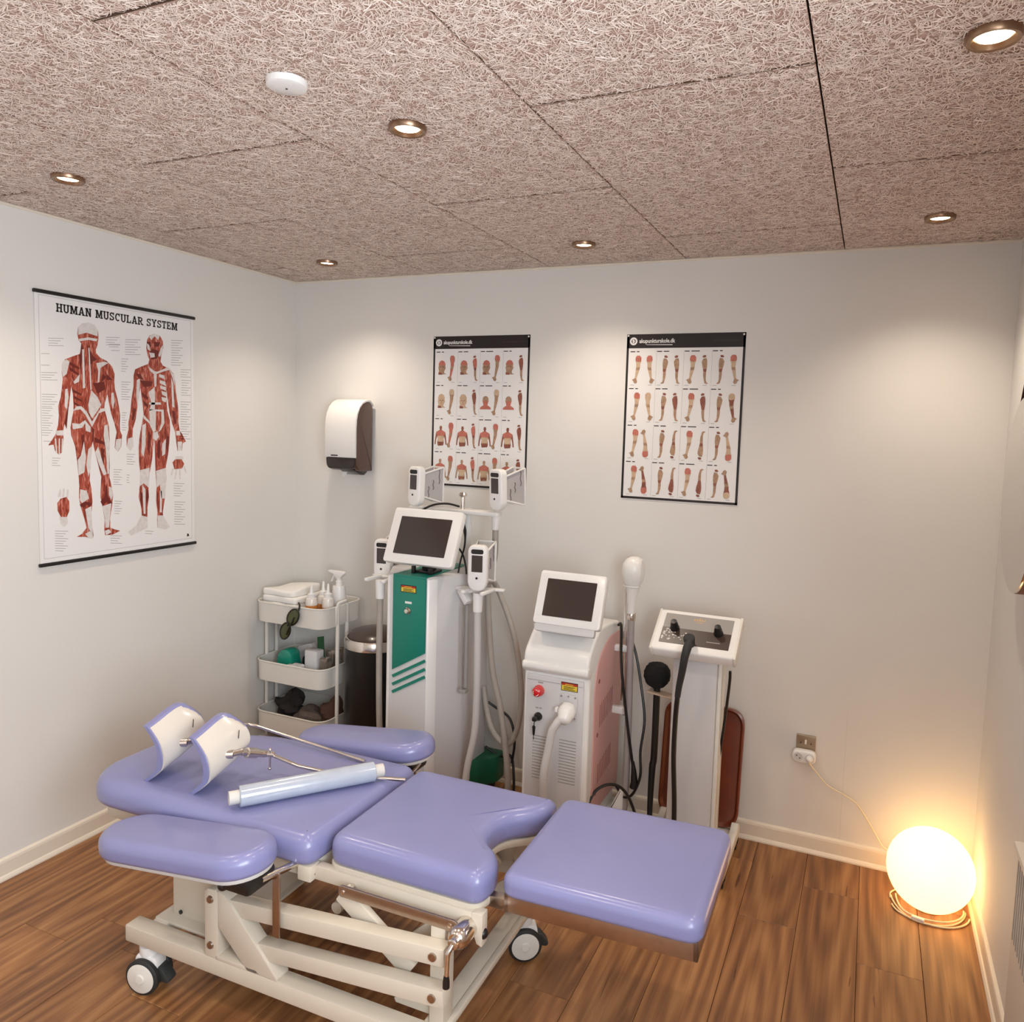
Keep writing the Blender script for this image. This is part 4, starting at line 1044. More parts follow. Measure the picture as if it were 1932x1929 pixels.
# side brackets
for sx in (1, -1):
    f = lambda x: cx+sx*(x-cx)+(.105 if sx < 0 else 0)
    b = MB(); b.bar((f(1.19), -.37, .985), (f(1.28), -.41, .985), .05, .012, bev=.003)
    b.bar((f(1.262), -.475, .992), (f(1.262), -.36, .992), .018, .014, bev=.004).bar((f(1.348), -.475, .992), (f(1.348), -.36, .992), .018, .014, bev=.004).bar((f(1.255), -.37, .99), (f(1.39), -.35, .99), .03, .010, bev=.003)
    b.bar((f(1.20), -.37, .98), (f(1.25), -.39, .93), .04, .03, bev=.004)
    obj('side_bracket', b, M_WHITE, t)
    obj('hose_socket', MB().lathe([(.013, .905), (.019, .907), (.021, .985)], (f(1.307), -.425, 0), seg=18), M_WHITE, t)
obj('drip_tube', MB().tube([(1.238, -.39, .92), (1.240, -.39, .57)], .009, 10).tube([(1.225, -.405, .92), (1.227, -.405, .56)], .004, 8).box(1.216, 1.25, -.41, -.38, .545, .562, .004), M_GREY, t)
# hoses
def hose(pts, r=.0135, n=8, name='hose', m=None, par=None): return obj(name, MB().tube(pts, r, 12, smooth_n=n), m or M_HOSE, par or t)
hose([(1.307, -.425, .91), (1.31, -.42, .62), (1.295, -.40, .40), (1.265, -.40, .24), (1.25, -.40, .12)], .0145, m=mat('pale hose', (196, 192, 190), .45))
hose([(1.292, -.25, 1.225), (1.290, -.25, 1.10), (1.262, -.25, .99), (1.284, -.24, .645), (1.328, -.23, .441), (1.361, -.22, .21), (1.366, -.21, .06), (1.34, -.19, .018)], .0135)
hose([(1.28, -.30, 1.01), (1.284, -.21, .97), (1.37, -.2, .762), (1.411, -.2, .533), (1.40, -.2, .361), (1.352, -.2, .272), (1.281, -.2, .319), (1.236, -.18, .41), (1.21, -.16, .5)], .0125)
f = lambda x: 2*cx-x+.105
hose([(f(1.307), -.425, .91), (f(1.318), -.41, .6), (f(1.316), -.40, .3), (f(1.30), -.38, .14)], .0135)
hose([(.90, -.25, 1.225), (.88, -.2, 1.1), (.83, -.1, .9), (.81, -.09, .5), (.82, -.09, .2)], .0095)
obj('power_cable', MB().tube([(1.205, -.14, .43), (1.26, -.13, .40), (1.33, -.13, .36), (1.36, -.14, .27), (1.355, -.15, .17)], .006, 8, smooth_n=6), M_BLACK, t)
obj('power_cable', MB().tube([(1.21, -.13, .21), (1.28, -.12, .175), (1.34, -.13, .19), (1.375, -.17, .12), (1.39, -.2, .02)], .006, 8, smooth_n=6), M_BLACK, t)

# ================================================================== MACHINE WITH PINK SIDES
t = thing('laser_machine', (1.69, -.3, 0), 'white treatment machine with pink side panels, red stop button and tilted screen', 'machine')
G2 = t; xa, xb = 1.553, 1.822
M_PINK = mat('pink lacquer', (206, 160, 154), .4)
prof = rpoly([(-.492, .07), (-.13, .07), (-.125, .875), (-.30, .895), (-.40, .892), (-.505, .80), (-.505, .74), (-.492, .72)], [.02, .02, .03, .05, .07, .07, .012, .008], 6)
obj('body', MB().prism(prof, xa, xb, 'X', .012, 3), M_WHITE, t)
obj('hood_lip', MB().prism(rpoly([(-.497, .722), (-.47, .722), (-.47, .765), (-.515, .765), (-.518, .742)], .008, 3), xa-.001, xb+.001, 'X', .005), M_WHITE, t)
side = rpoly([(-.430, .20), (-.40, .16), (-.10, .16), (-.10, .80), (-.14, .838), (-.28, .838), (-.40, .78), (-.438, .69)], [.03, .02, .02, .02, .03, .05, .06, .06], 5)
pp = [obj('side_panel', MB().prism(side, x0, x1, 'X', .004), M_PINK, t, label='pink lacquered side panel') for x0, x1 in ((xb-.003, xb+.006), (xa-.006, xa+.003))]
b = MB()
for z0, z1, y0 in ((.50, .59, -.375), (.27, .35, -.375)):
    for k in range(9): b.box(xb+.0055, xb+.0068, y0+k*.019, y0+k*.019+.004, z0+.003*k, z1+.004*k)
for zz in (.69, .475, .24): b.lathe([(.0005, xb+.0072), (.009, xb+.007), (.0095, xb+.005)], (0, -.395, zz), 'X', 14)
obj('vent_slot', b, mat('dark pink slot', (140, 84, 80), .6), pp[0], kind='stuff')
obj('front_panel', MB().prism(rrect(xa+.015, xb-.02, .095, .712, .006), -.499, -.488, 'Y', .002), M_GREYW, t)
b = MB()
b.box(xa+.017, xb-.022, -.4996, -.4985, .690, .692)
obj('panel_joint', b, M_GREY, t)
e = obj('stop_button', MB().lathe([(.0005, -.532), (.012, -.531), (.0185, -.525), (.0185, -.519), (.012, -.514), (.012, -.505)], (1.621, 0, .652), 'Y', 24), mat('red plastic', (205, 30, 36), .3, coat=.3), t, label='round red emergency stop button')
obj('button_collar', MB().lathe([(.012, -.509), (.021, -.507), (.022, -.498)], (1.621, 0, .652), 'Y', 24), mat('red ring', (214, 84, 80), .4), e)
b = MB()
for k in range(3):
    a0 = math.radians(30+120*k); a1 = a0+1.2
    for j in range(5):
        p, q = a0+(a1-a0)*j/5, a0+(a1-a0)*(j+1)/5
        flat(b, [(1.621+r*math.cos(a), .652+r*math.sin(a)) for a, r in ((p, .013), (q, .013), (q, .0105), (p, .0105))], lambda s, u: (s, -.5325, u), 0)
obj('arrow_marking', b, M_WHITE, e, False, kind='stuff')
obj('stop_lettering', MB().box(1.615, 1.637, -.4996, -.499, .681, .686), M_GREY, t)
k = obj('key_switch', MB().lathe([(.0005, -.520), (.010, -.519), (.014, -.512), (.0165, -.505), (.0165, -.498)], (1.621, 0, .549), 'Y', 20), M_BLACK, t)
obj('key', MB().box(1.611, 1.629, -.542, -.52, .541, .557, .004).tube([(1.62, -.535, .541), (1.619, -.535, .522)], .002, 6).prism(rpoly([(1.612, .524), (1.626, .524), (1.623, .486), (1.615, .486)], .006, 4), -.538, -.533, 'Y', .002).tube([(1.619, -.535, .49), (1.618, -.535, .468)], .0015, 6), M_BLACK, k)
obj('switch_lettering', MB().box(1.608, 1.620, -.4996, -.499, .580, .585).box(1.624, 1.634, -.4996, -.499, .580, .585), M_GREY, t)
sticker(t, 1.711, 1.779, .668, .702, -.499)
cp = obj('connector_plate', MB().prism(rrect(1.709, 1.780, .560, .656, .008), -.505, -.497, 'Y', .002), M_GREYW, t)
for x, z in ((1.716, .648), (1.772, .648), (1.772, .568), (1.744, .650)):
    obj('screw', MB().lathe([(.0005, -.508), (.0035, -.5075), (.004, -.504)], (x, 0, z), 'Y', 10), M_GREY, cp)
Mp = frame((1.747, -.505, .612), (1, 0, 0), (0, .78, .62), (0, -.62, .78))
b = MB().lathe([(.028, .0), (.030, -.010), (.033, -.014), (.033, -.040), (.028, -.048), (.026, -.062), (.016, -.072), (.0005, -.074)], axis='Y', seg=26); b.v = [tuple(Mp @ Vector(v)) for v in b.v]
for zz in (-.03,):
    b.box(1.706, 1.716, -.548, -.528, .596, .614, .003)
pl = obj('plug', b, M_WHITE, cp)
hose([(1.738, -.548, .585), (1.722, -.562, .560), (1.706, -.568, .525), (1.695, -.570, .46), (1.683, -.58, .36), (1.677, -.565, .25), (1.68, -.55, .1), (1.72, -.53, .03)], [.0185]+[.0152]*60, par=t, m=mat('pale hose', (196, 192, 190), .45), name='supply_hose')
for x0, x1, z1 in ((1.600, 1.667, .471), (1.711, 1.780, .474)):
    for k in range(15):
        z = z1-k*.01195
        obj('vent_slot', MB().box(x0, x1, -.5002, -.4985, z-.0016, z+.0016), M_GREY, t, False)
obj('screen_tray', MB().prism(rpoly([(xa+.02, -.475), (xb-.03, -.475), (xb+.02-.03, -.33), (xa+.03, -.33)], .012, 3), .885, .902, 'Z', .004), M_GREYW, t)
s, Mx = screen_unit(t, (1.728, -.487, 1.018), .268, .206, .034, math.radians(22), .034, .014)
b = MB().prism(rrect(-.125, .115, -.130, -.10, .008), .005, .03, 'Y', .003); b.v = [tuple(Mx @ Vector(v)) for v in b.v]; obj('screen_foot', b, M_GREYW, t)
# base with casters
obj('base', MB().prism(rpoly([(xa-.01, -.49), (xb+.01, -.49), (xb+.05, -.10), (xa-.05, -.10)], .03, 4), .045, .10, 'Z', .012), M_WHITE, t)
for x, y in ((1.575, -.45), (1.80, -.45), (1.55, -.14), (1.83, -.14)):
    obj('caster', MB().lathe([(.006, -.012), (.024, -.011), (.026, -.007), (.026, .007), (.024, .011), (.006, .012)], (x, y, .026), 'X', 18), M_RUBBER, t)
obj('foot_shroud', MB().prism(rpoly([(1.83, .09), (1.90, .09), (1.90, .20), (1.885, .21), (1.84, .11)], .012, 4), -.25, -.12, 'Y', .008), M_WHITE, t)
# pole and ring for the handpiece
b = MB().tube([(1.876, -.20, .50), (1.876, -.20, 1.062)], .0065, 12).tube([(1.862, -.20, .56), (1.862, -.20, 1.062)], .004, 8)
obj('holder_pole', b, M_CHROME, t)
ring = [(1.8975+.036*math.cos(a), -.22+.036*math.sin(a), 1.044) for a in [math.radians(40+280*k/20) for k in range(21)]]
obj('pole_clamp', MB().box(1.824, 1.884, -.212, -.188, .505, .535, .003), M_WHITE, t)
obj('pole_clamp', MB().box(1.824, 1.884, -.212, -.188, .765, .79, .003), M_WHITE, t)
obj('holder_ring', MB().tube(ring, .0038, 8).tube([(1.868, -.2, 1.056), (1.868, -.212, 1.044)], .0045, 8), M_WHITE, t)
Mh = frame((1.8975, -.22, 1.108), (1, 0, 0), (0, 1, 0), (.03, 0, 1))
prf = [(.012, -.186), (.0145, -.185), (.016, -.15), (.0195, -.112), (.026, -.080), (.029, -.066), (.031, -.060), (.040, -.046), (.0465, -.022), (.0475, .002), (.044, .024), (.034, .041), (.018, .051), (.0005, .054)]
b = MB().lathe(prf, M=Mh, seg=28)
b.v = [(min(v[0], 1.934) if v[2] > 1.045 else v[0], v[1], v[2]) for v in b.v]
hp = obj('laser_handpiece', b, M_WHITE, t)
obj('handle_collar', MB().lathe([(.0165, .905), (.0175, .908), (.0175, .928), (.0165, .931)], (1.895, -.22, 0), seg=18), M_CHROME, hp)
hose([(1.895, -.22, .912), (1.896, -.22, .82), (1.900, -.222, .60), (1.903, -.225, .35), (1.90, -.23, .12), (1.87, -.235, .06)], .0145, par=t, m=mat('lilac grey hose', (158, 150, 148), .45))
obj('power_cable', MB().tube([(1.825, -.16, .86), (1.84, -.18, .872), (1.85, -.2, .85), (1.868, -.24, .72), (1.90, -.25, .52), (1.935, -.25, .32), (1.945, -.25, .25)], .0058, 8, smooth_n=6), M_BLACK, t)
obj('power_cable', MB().tube([(1.88, -.17, .83), (1.91, -.17, .74), (1.945, -.2, .62), (1.968, -.22, .5), (1.962, -.24, .38), (1.968, -.25, .28), (1.94, -.25, .2), (1.90, -.24, .175), (1.85, -.2, .2)], .0055, 8, smooth_n=6), M_BLACK, t)
obj('cable_plug', MB().tube([(1.935, -.25, .335), (1.94, -.25, .30), (1.945, -.25, .25), (1.938, -.25, .225)], [.006, .010, .015, .013], 10), M_BLACK, t)
obj('power_cable', MB().tube([(1.815, -.46, .02), (1.812, -.46, .16), (1.83, -.42, .25), (1.88, -.38, .282), (1.93, -.34, .25), (1.965, -.3, .15), (1.985, -.28, .02)], .0058, 8, smooth_n=6), M_BLACK, t)

# ================================================================== MASSAGE MACHINE ON A COLUMN
t = thing('massage_machine', (2.18, -.25, 0), 'white massage machine on a column with two black knobs and a black hose', 'machine')
G3 = t
obj('column', MB().box(2.092, 2.262, -.31, -.205,   .075, .845, .008), M_GREYW, t)
obj('column_edge', MB().box(2.2625, 2.277, -.302, -.262, .075, .80, .003).box(2.2625, 2.277, -.25, -.208, .075, .80, .003), M_WHITE2, t)
ta = math.radians(36); Mk = frame((2.174, -.365, .848), (1, 0, 0), (0, math.cos(ta), math.sin(ta)), (0, -math.sin(ta), math.cos(ta)))
def putk(mb): mb.v = [tuple(Mk @ Vector(v)) for v in mb.v]; return mb
hd = obj('control_head', putk(MB().prism(rrect(-.158, .158, -.015, .186, .020), -.036, .012, 'Z', .009, 3)), M_WHITE, t)
obj('end_cap', putk(MB().prism(rrect(.149, .1605, -.0155, .1865, .005), -.0365, .0122, 'Z', .004)), M_WHITE2, hd)
obj('end_cap', putk(MB().prism(rrect(-.1605, -.149, -.0155, .1865, .005), -.0365, .0122, 'Z', .004)), M_WHITE2, hd)
obj('control_plate', putk(MB().prism(rrect(-.130, .130, .092, .165, .002), .0115, .0132, 'Z')), M_GREY, hd)
dk = obj('dark_control_plate', putk(MB().prism(rrect(-.130, .130, .020, .095, .002), .0118, .0136, 'Z')), mat('dark brown plate', (62, 46, 40), .35), hd)
rr_ = random.Random(8); b = MB()
for k in range(34):
    x = -.122+rr_.random()**1.3*.09; y = .030+rr_.random()*.058; a = rr_.random()*PI; l = rr_.uniform(.003, .007)
    p = [(x+l*math.cos(a+q)*(1 if i % 2 == 0 else .55), y+.6*l*math.sin(a+q)) for i, q in enumerate([j*PI/3 for j in range(6)])]
    flat(b, p, lambda s, u: tuple(Mk @ Vector((s, u, .0139))), 0)
obj('pebble_print', b, M_PALE, dk, False, kind='stuff')
b = MB(); gold = mat('gold print', (190, 158, 110), .5)
for k in range(5): flat(b, [(-.02+k*.0095, .140), (-.0135+k*.0095, .140), (-.0135+k*.0095, .150+.006*(k == 2)), (-.02+k*.0095, .150+.006*(k == 2))], lambda s, u: tuple(Mk @ Vector((s, u, .0134))), 0)
flat(b, [(-.014, .131), (.02, .131), (.015, .134), (-.009, .134)], lambda s, u: tuple(Mk @ Vector((s, u, .0134))), 0)
obj('logo_print', b, gold, hd, False, kind='stuff')
b = MB()
for x0, x1 in ((-.05, -.02), (-.01, .055)): flat(b, [(x0, .112), (x1, .112), (x1, .115), (x0, .115)], lambda s, u: tuple(Mk @ Vector((s, u, .0134))), 0)
flat(b, [(.045, .044), (.095, .044), (.095, .048), (.045, .048)], lambda s, u: tuple(Mk @ Vector((s, u, .0139))), 0)
obj('small_lettering', b, M_GREY, hd, False, kind='stuff')
for x in (-.083, .082):
    obj('knob', putk(MB().lathe([(.018, .013), (.018, .018), (.015, .022), (.0145, .038), (.0125, .041), (.0115, .054), (.0005, .055)], (x, .092, 0), seg=18)), M_BLACK, hd)
hs = obj('hose_connector', putk(MB().lathe([(.019, .012), (.019, .03), (.021, .034), (.021, .05), (.016, .054)], (-.012, .026, 0), seg=18)), M_RUBBER, hd)
hose([(2.170, -.405, .893), (2.170, -.435, .880), (2.165, -.447, .848), (2.156, -.438, .79), (2.146, -.428, .735), (2.140, -.42, .69)], [.013, .0165, .0145, .0135, .012, .011], par=t, m=M_RUBBER, name='hose_sleeve')
hose([(2.140, -.42, .69), (2.134, -.41, .60), (2.132, -.40, .45), (2.140, -.39, .28), (2.144, -.38, .12), (2.16, -.39, .02)], .0095, par=t, m=M_BLACK)
hose([(2.305, -.29, .775), (2.303, -.28, .72), (2.288, -.26, .55), (2.272, -.23, .42), (2.262, -.2, .34)], .0055, par=t, m=M_BLACK, name='power_cable')
# base: two runners with casters joined by a plate
bs = obj('base_plate', MB().prism(rpoly([(2.035, -.34), (2.335, -.34), (2.345, -.10), (2.025, -.10)], .012, 3), .058, .075, 'Z', .004), M_WHITE2, t)
for x, s_ in ((2.04, -1), (2.33, 1)):
    obj('base_runner', MB().prism(rpoly([(-.45, .046), (-.08, .046), (-.08, .085), (-.12, .112), (-.16, .095), (-.45, .074)], .006, 3), x-.014, x+.014, 'X', .003), M_WHITE2, t)
    for y in (-.41, -.115):
        obj('caster', MB().lathe([(.006, -.011), (.022, -.010), (.0245, -.006), (.0245, .006), (.022, .010), (.006, .011)], (x, y, .0245), 'X', 18).box(x-.015, x+.015, y-.012, y+.012, .03, .048, .003), M_BLACK, t)
# sponge head on its black shaft, hanging in a bracket
hb = obj('holder_bracket', MB().bar((1.975, -.2, .622), (2.095, -.215, .612), .05, .008, bev=.002), mat('pale brown bracket', (190, 168, 146), .4), t)
b = MB().ball((2.006, -.2, .690), .053, 26, 16, (1, 1, 1.05))
rr_ = random.Random(2); b.v = [(2.006+(v[0]-2.006)*(k := rr_.uniform(.95, 1.04)), -.2+(v[1]+.2)*k, min(.735, .690+(v[2]-.690)*k)) for v in b.v]
obj('sponge_head', b, mat('black sponge', (14, 13, 13), .95, bump=.6, bscale=120), t, label='round black sponge massage head')
obj('massage_shaft', MB().tube([(2.008, -.2, .64), (2.008, -.2, .36), (2.004, -.205, .30), (2.004, -.21, .10), (2.02, -.22, .02)], [.0135, .0135, .0135, .0105, .0105], 14, smooth_n=4), M_BLACK, t)

# ================================================================== BROWN TRAY LEANING ON THE WALL
la = math.radians(8); Mt = frame((2.19, -.105, .077), (1, 0, 0), (0, math.sin(la), math.cos(la)), (0, -math.cos(la), math.sin(la)))
M_TRAY = mat('red brown veneer', (112, 48, 22), .35, var=.12, vscale=14, coat=.3)
out = rrect(-.178, .148, 0, .475, .07, 8); inn = rrect(-.162, .132, .016, .459, .058, 8); n = len(out)
b = MB(); rings = [(out, -.006), (out, .016), ([(o[0]*.6+i_[0]*.4, o[1]*.6+i_[1]*.4) for o, i_ in zip(out, inn)], .018), (inn, .003)]
for k, (rg_, z) in enumerate(rings): b.v += [tuple(Mt @ Vector((p[0], p[1], z))) for p in rg_]
for k in range(len(rings)-1):
    for i in range(n): b.f.append((k*n+i, k*n+(i+1) % n, (k+1)*n+(i+1) % n, (k+1)*n+i)); b.m.append(0)
b.f.append(tuple(range(n-1, -1, -1))); b.f.append(tuple(3*n+i for i in range(n))); b.m += [0, 0]
single('serving_tray', b, M_TRAY, 'red-brown wooden tray leaning on the wall behind the column machine', 'tray')

# ================================================================== PAPER DISPENSER
t = thing('paper_dispenser', (.405, 0, 1.43), 'white paper towel dispenser with smoky brown sides on the back wall', 'dispenser')
M_SMOKE = mat('smoky brown plastic', (84, 56, 44), .18, coat=.4); M_SMOKE2 = mat('dark brown plastic', (34, 22, 20), .25, coat=.3)
pf = rpoly([(-.012, 1.425), (-.012, 1.745), (-.05, 1.770), (-.125, 1.735), (-.15, 1.66), (-.15, 1.50), (-.145, 1.45), (-.12, 1.428)], [.005, .03, .04, .06, .05, .02, .03, .02], 6)
obj('housing', MB().prism(pf, .322, .490, 'X', .008, 3), M_SMOKE, t, label='smoky brown translucent housing')
arc_ = lambda d: [(-.012, 1.752-d), (-.040, 1.774-d), (-.070, 1.772-d), (-.100, 1.760-d), (-.126+d*.4, 1.738-d*.8), (-.145+d*.8, 1.706-d*.5), (-.155+d, 1.670), (-.158+d, 1.630), (-.158+d, 1.492)]
b = MB().prism(arc_(0)+arc_(.011)[::-1], .314, .494, 'X', .003)
obj('front_cover', b, M_WHITE, t, label='glossy white curved cover')
obj('brand_print', MB().box(.352, .392, -.1586, -.158, 1.498, 1.504), M_RUBBER, t)
obj('bottom_front', MB().prism(rpoly([(.318, 1.492), (.490, 1.492), (.486, 1.452), (.472, 1.436), (.336, 1.436), (.322, 1.452)], .01, 4), -.155, -.12, 'Y', .006), M_SMOKE2, t)
obj('tear_edge', MB().prism(rpoly([(-.14, 1.438), (-.02, 1.438), (-.02, 1.424), (-.05, 1.405), (-.08, 1.408), (-.12, 1.424)], .006, 3), .385, .47, 'X', .004), M_SMOKE2, t)
obj('paper_tip', MB().add([(.385, -.11, 1.43), (.42, -.11, 1.43), (.410, -.118, 1.405), (.398, -.122, 1.392), (.388, -.117, 1.402), (.386, -.1095, 1.43), (.421, -.1095, 1.43)], [(0, 1, 2, 3, 4), (5, 6, 1, 0)]), M_PAPER, t)

# ================================================================== THREE-TIER TROLLEY
TX0, TX1, TY0, TY1 = .035, .455, -.335, -.02
t = thing('trolley', ((TX0+TX1)/2, (TY0+TY1)/2, 0), 'white metal three-tier trolley in the corner', 'trolley')
TR = t
def bin_tray(z1, dep):
    """open steel tray with rounded corners and a rolled rim"""
    o_ = rrect(TX0, TX1, TY0, TY1, .07, 8); i_ = rrect(TX0+.004, TX1-.004, TY0+.004, TY1-.004, .067, 8); n = len(o_); b = MB()
    q = .012
    lo = [((p[0]-(TX0+TX1)/2)*(1-q)+(TX0+TX1)/2, (p[1]-(TY0+TY1)/2)*(1-q)+(TY0+TY1)/2) for p in o_]
    li = [((p[0]-(TX0+TX1)/2)*(1-q)+(TX0+TX1)/2, (p[1]-(TY0+TY1)/2)*(1-q)+(TY0+TY1)/2) for p in i_]
    rings = [(lo, z1-dep), (o_, z1), (i_, z1), (li, z1-dep+.004)]
    for rg_, z in rings: b.v += [(p[0], p[1], z) for p in rg_]
    for k in range(3):
        for i in range(n): b.f.append((k*n+i, k*n+(i+1) % n, (k+1)*n+(i+1) % n, (k+1)*n+i)); b.m.append(0)
    b.f.append(tuple(range(n-1, -1, -1))); b.f.append(tuple(3*n+i for i in range(n))); b.m += [0, 0]
    tr = obj('tray', b, M_WHITE2, t)
    obj('rolled_rim', MB().tube([(p[0], p[1], z1) for p in o_]+[(o_[0][0], o_[0][1], z1)], .0042, 8, caps=False), M_WHITE2, tr)
for z1, dp in ((.785, .095), (.495, .095), (.245, .095)): bin_tray(z1, dp)
for x in (TX0-.006, TX1+.006):
    for y in (-.235, -.165):
        s_ = 1 if x > .2 else -1
        obj('upright', MB().tube([(x, y, .10), (x, y, .79)], .0095, 12), M_WHITE2, t)
    obj('handle', MB().tube([(x, -.235, .775), (x, -.232, .80), (x+s_*.012, -.2, .808), (x, -.168, .80), (x, -.165, .775)], .0075, 10, smooth_n=4), M_WHITE2, t)
    obj('bracket', MB().box(x-.006, x+.006, -.25, -.15, .70, .785, .003), M_WHITE2, t)
    obj('axle_bar', MB().tube([(x, -.30, .075), (x, -.06, .075)], .009, 10).tube([(x, -.235, .075), (x, -.235, .12)], .009, 10).tube([(x, -.165, .075), (x, -.165, .12)], .009, 10), M_WHITE2, t)
    for y in (-.29, -.07):
        obj('caster', MB().lathe([(.006, -.011), (.028, -.010), (.031, -.006), (.031, .006), (.028, .010), (.006, .011)], (x, y, .031), 'X', 20).box(x-.014, x+.014, y-.012, y+.012, .05, .072, .003), M_GREY, t)

# ---- things in the trolley
M_CLOTH = mat('white cotton', (236, 233, 228), .85, bump=.25, bscale=140)
rr_ = random.Random(5)
for k in range(5):
    x0, x1, y0, y1 = .052+.004*k, .295-.010*k+.014*(k % 2), -.318+.003*k, -.075-.006*k
    z0 = .695+.0305*k; h = .030
    O = dense(rrect(x0, x1, y0, y1, .02, 4), .02)
    b = MB().pad(O, z0, z0+h, .010, .006, 0, 4)
    b.v = [(v[0]+.004*math.sin(v[1]*40+k), v[1]+.003*math.sin(v[0]*50+k*2), v[2]+(.012*math.sin(v[0]*16+1)*math.sin(v[1]*13+.6) if (k == 4 and v[2] > z0+.018) else 0)) for v in b.v]
    lab = 'folded white towel, topmost of the pile on the trolley' if k == 4 else 'folded white towel, number %s from the bottom of the pile' % ('one', 'two', 'three', 'four')[k]
    if k < 4: lab = ['folded white towel at the bottom of the trolley pile', 'folded white towel second lowest in the trolley pile', 'folded white towel in the middle of the trolley pile', 'folded white towel second from the top of the trolley pile'][k]
    single('towel', b, M_CLOTH, lab, 'towel', 'folded towels on the trolley')
M_CLEAR = mat('cloudy plastic', (226, 218, 210), .25, coat=.2); M_AMBER = mat('amber liquid', (206, 132, 62), .25, coat=.3)
def squeeze(x, y, lab, fill):
    t = thing('squeeze_bottle', (x, y, .694), lab, 'bottle', 'squeeze bottles on the trolley')
    z = .694; R = 1.32; H2 = 1.1
    obj('liquid', MB().lathe([(.026, z), (.0285, z+.004), (.0285, z+fill)], (x, y, 0), seg=20), M_AMBER, t, label='orange contents')
    obj('bottle', MB().lathe([(.0285, z+fill), (.0285, z+.112), (.025, z+.128), (.016, z+.134)], (x, y, 0), seg=20), M_CLEAR, t)
    obj('cap', MB().lathe([(.0185, z+.132), (.0185, z+.150), (.013, z+.154)], (x, y, 0), seg=18), M_WHITE, t)
    obj('nozzle', MB().lathe([(.0105, z+.152), (.0075, z+.168), (.0045, z+.196), (.003, z+.198)], (x, y, 0), seg=14), M_WHITE, t)
squeeze(.345, -.283, 'small squeeze bottle with orange contents, front one of three on the trolley', .098)
squeeze(.352, -.205, 'small squeeze bottle with orange contents, rear one of three', .092)
squeeze(.408, -.24, 'small squeeze bottle with orange contents beside the spray bottle', .085)
x, y, z = .410, -.160, .702
t = thing('spray_bottle', (x, y, z), 'white spray bottle with a trigger head on the trolley', 'bottle')
obj('bottle', MB().lathe([(.033, z), (.036, z+.006), (.035, z+.10), (.031, z+.163), (.030, z+.167), (.0, z+.168)], (x, y, 0), seg=26), M_WHITE, t)
obj('collar', MB().lathe([(.016, z+.166), (.016, z+.19), (.012, z+.193), (.012, z+.205)], (x, y, 0), seg=18), M_WHITE, t)
hd = obj('spray_head', MB().prism(rpoly([(x-.062, z+.232), (x-.060, z+.240), (x+.030, z+.240), (x+.036, z+.228), (x+.018, z+.214), (x+.012, z+.203), (x-.014, z+.203), (x-.030, z+.224)], .006, 3), y-.011, y+.011, 'Y', .004), M_WHITE, t)
obj('trigger', MB().tube([(x-.028, y, z+.224), (x-.036, y, z+.205), (x-.046, y, z+.186)], .0042, 8, smooth_n=3), M_WHITE, hd)
obj('label_print', MB().box(x-.014, x+.006, y-.0365, y-.034, z+.064, z+.067), M_RUBBER, t)
# folded safety glasses over the rim
gl = thing('safety_glasses', (.27, -.352, .65), 'dark green safety glasses hooked over the top tray', 'glasses')
M_GLASS = mat('green tinted lens', (62, 70, 24), .1, coat=.6); M_FRAME = mat('black olive frame', (30, 26, 14), .35)
def lens(cx_, cz_, a, w, h):
    cx_ += .068
    pts = [(cx_+w*math.cos(q)*math.cos(a)-h*math.sin(q)*math.sin(a), cz_+w*math.cos(q)*math.sin(a)+h*math.sin(q)*math.cos(a)) for q in [2*PI*k/20 for k in range(20)]]
    l = obj('lens', MB().prism(pts, -.356, -.352, 'Y', .001), M_GLASS, gl)
    obj('lens_rim', MB().tube([(p[0], -.354, p[1]) for p in pts]+[(pts[0][0], -.354, pts[0][1])], .0042, 8, caps=False), M_FRAME, l)
lens(.228, .740, .95, .044, .029); lens(.182, .668, 1.15, .042, .027)
obj('bridge', MB().tube([(.266, -.354, .712), (.272, -.354, .705), (.266, -.354, .697)], .007, 8), M_FRAME, gl)
obj('temple', MB().tube([(.320, -.352, .765), (.325, -.348, .778), (.318, -.335, .796), (.30, -.32, .802)], .0045, 8, smooth_n=4), M_FRAME, gl)
obj('temple', MB().tube([(.305, -.356, .74), (.292, -.362, .71), (.276, -.364, .68), (.262, -.36, .655)], .004, 8, smooth_n=4), M_FRAME, gl)
# middle tray
zb = .405
b = MB().prism(rpoly([(.10, zb+.02), (.20, zb+.005), (.215, zb+.05), (.205, zb+.12), (.165, zb+.145), (.12, zb+.12)], .02, 4), -.27, -.20, 'Y', .012)
b.v = [(v[0]+.004*math.sin(v[2]*60), v[1]+.06*(v[2]-zb)+.004*math.sin(v[0]*70), v[2]) for v in b.v]
single('sachet', b, mat('green plastic bag', (24, 140, 118), .22, coat=.5), 'crumpled green plastic bag in the middle tray', 'bag')
single('carton', MB().box(.285, .36, -.262, -.205, zb, zb+.155, .008), mat('pale carton', (214, 212, 212), .5), 'upright white carton in the middle tray', 'box')
single('leaflet', MB().bar((.335, -.19, zb+.0), (.285, -.14, zb+.19), .04, .003, (0, 1, 0)), mat('dark green card', (26, 84, 44), .5), 'dark green card leaning behind the white carton', 'card')
single('paper_bag', MB().prism(rpoly([(.13, zb), (.26, zb), (.29, zb+.10), (.24, zb+.155), (.16, zb+.13)], .01, 3), -.16, -.12, 'Y', .004), mat('grey white paper', (200, 196, 194), .6), 'pale paper package behind the green bag', 'package')
single('pouch', MB().pad(dense(rrect(.215, .29, -.2, -.13, .02, 3), .02), zb, zb+.10, .02, .01), M_BLACK, 'black pouch between green bag and white carton', 'pouch')
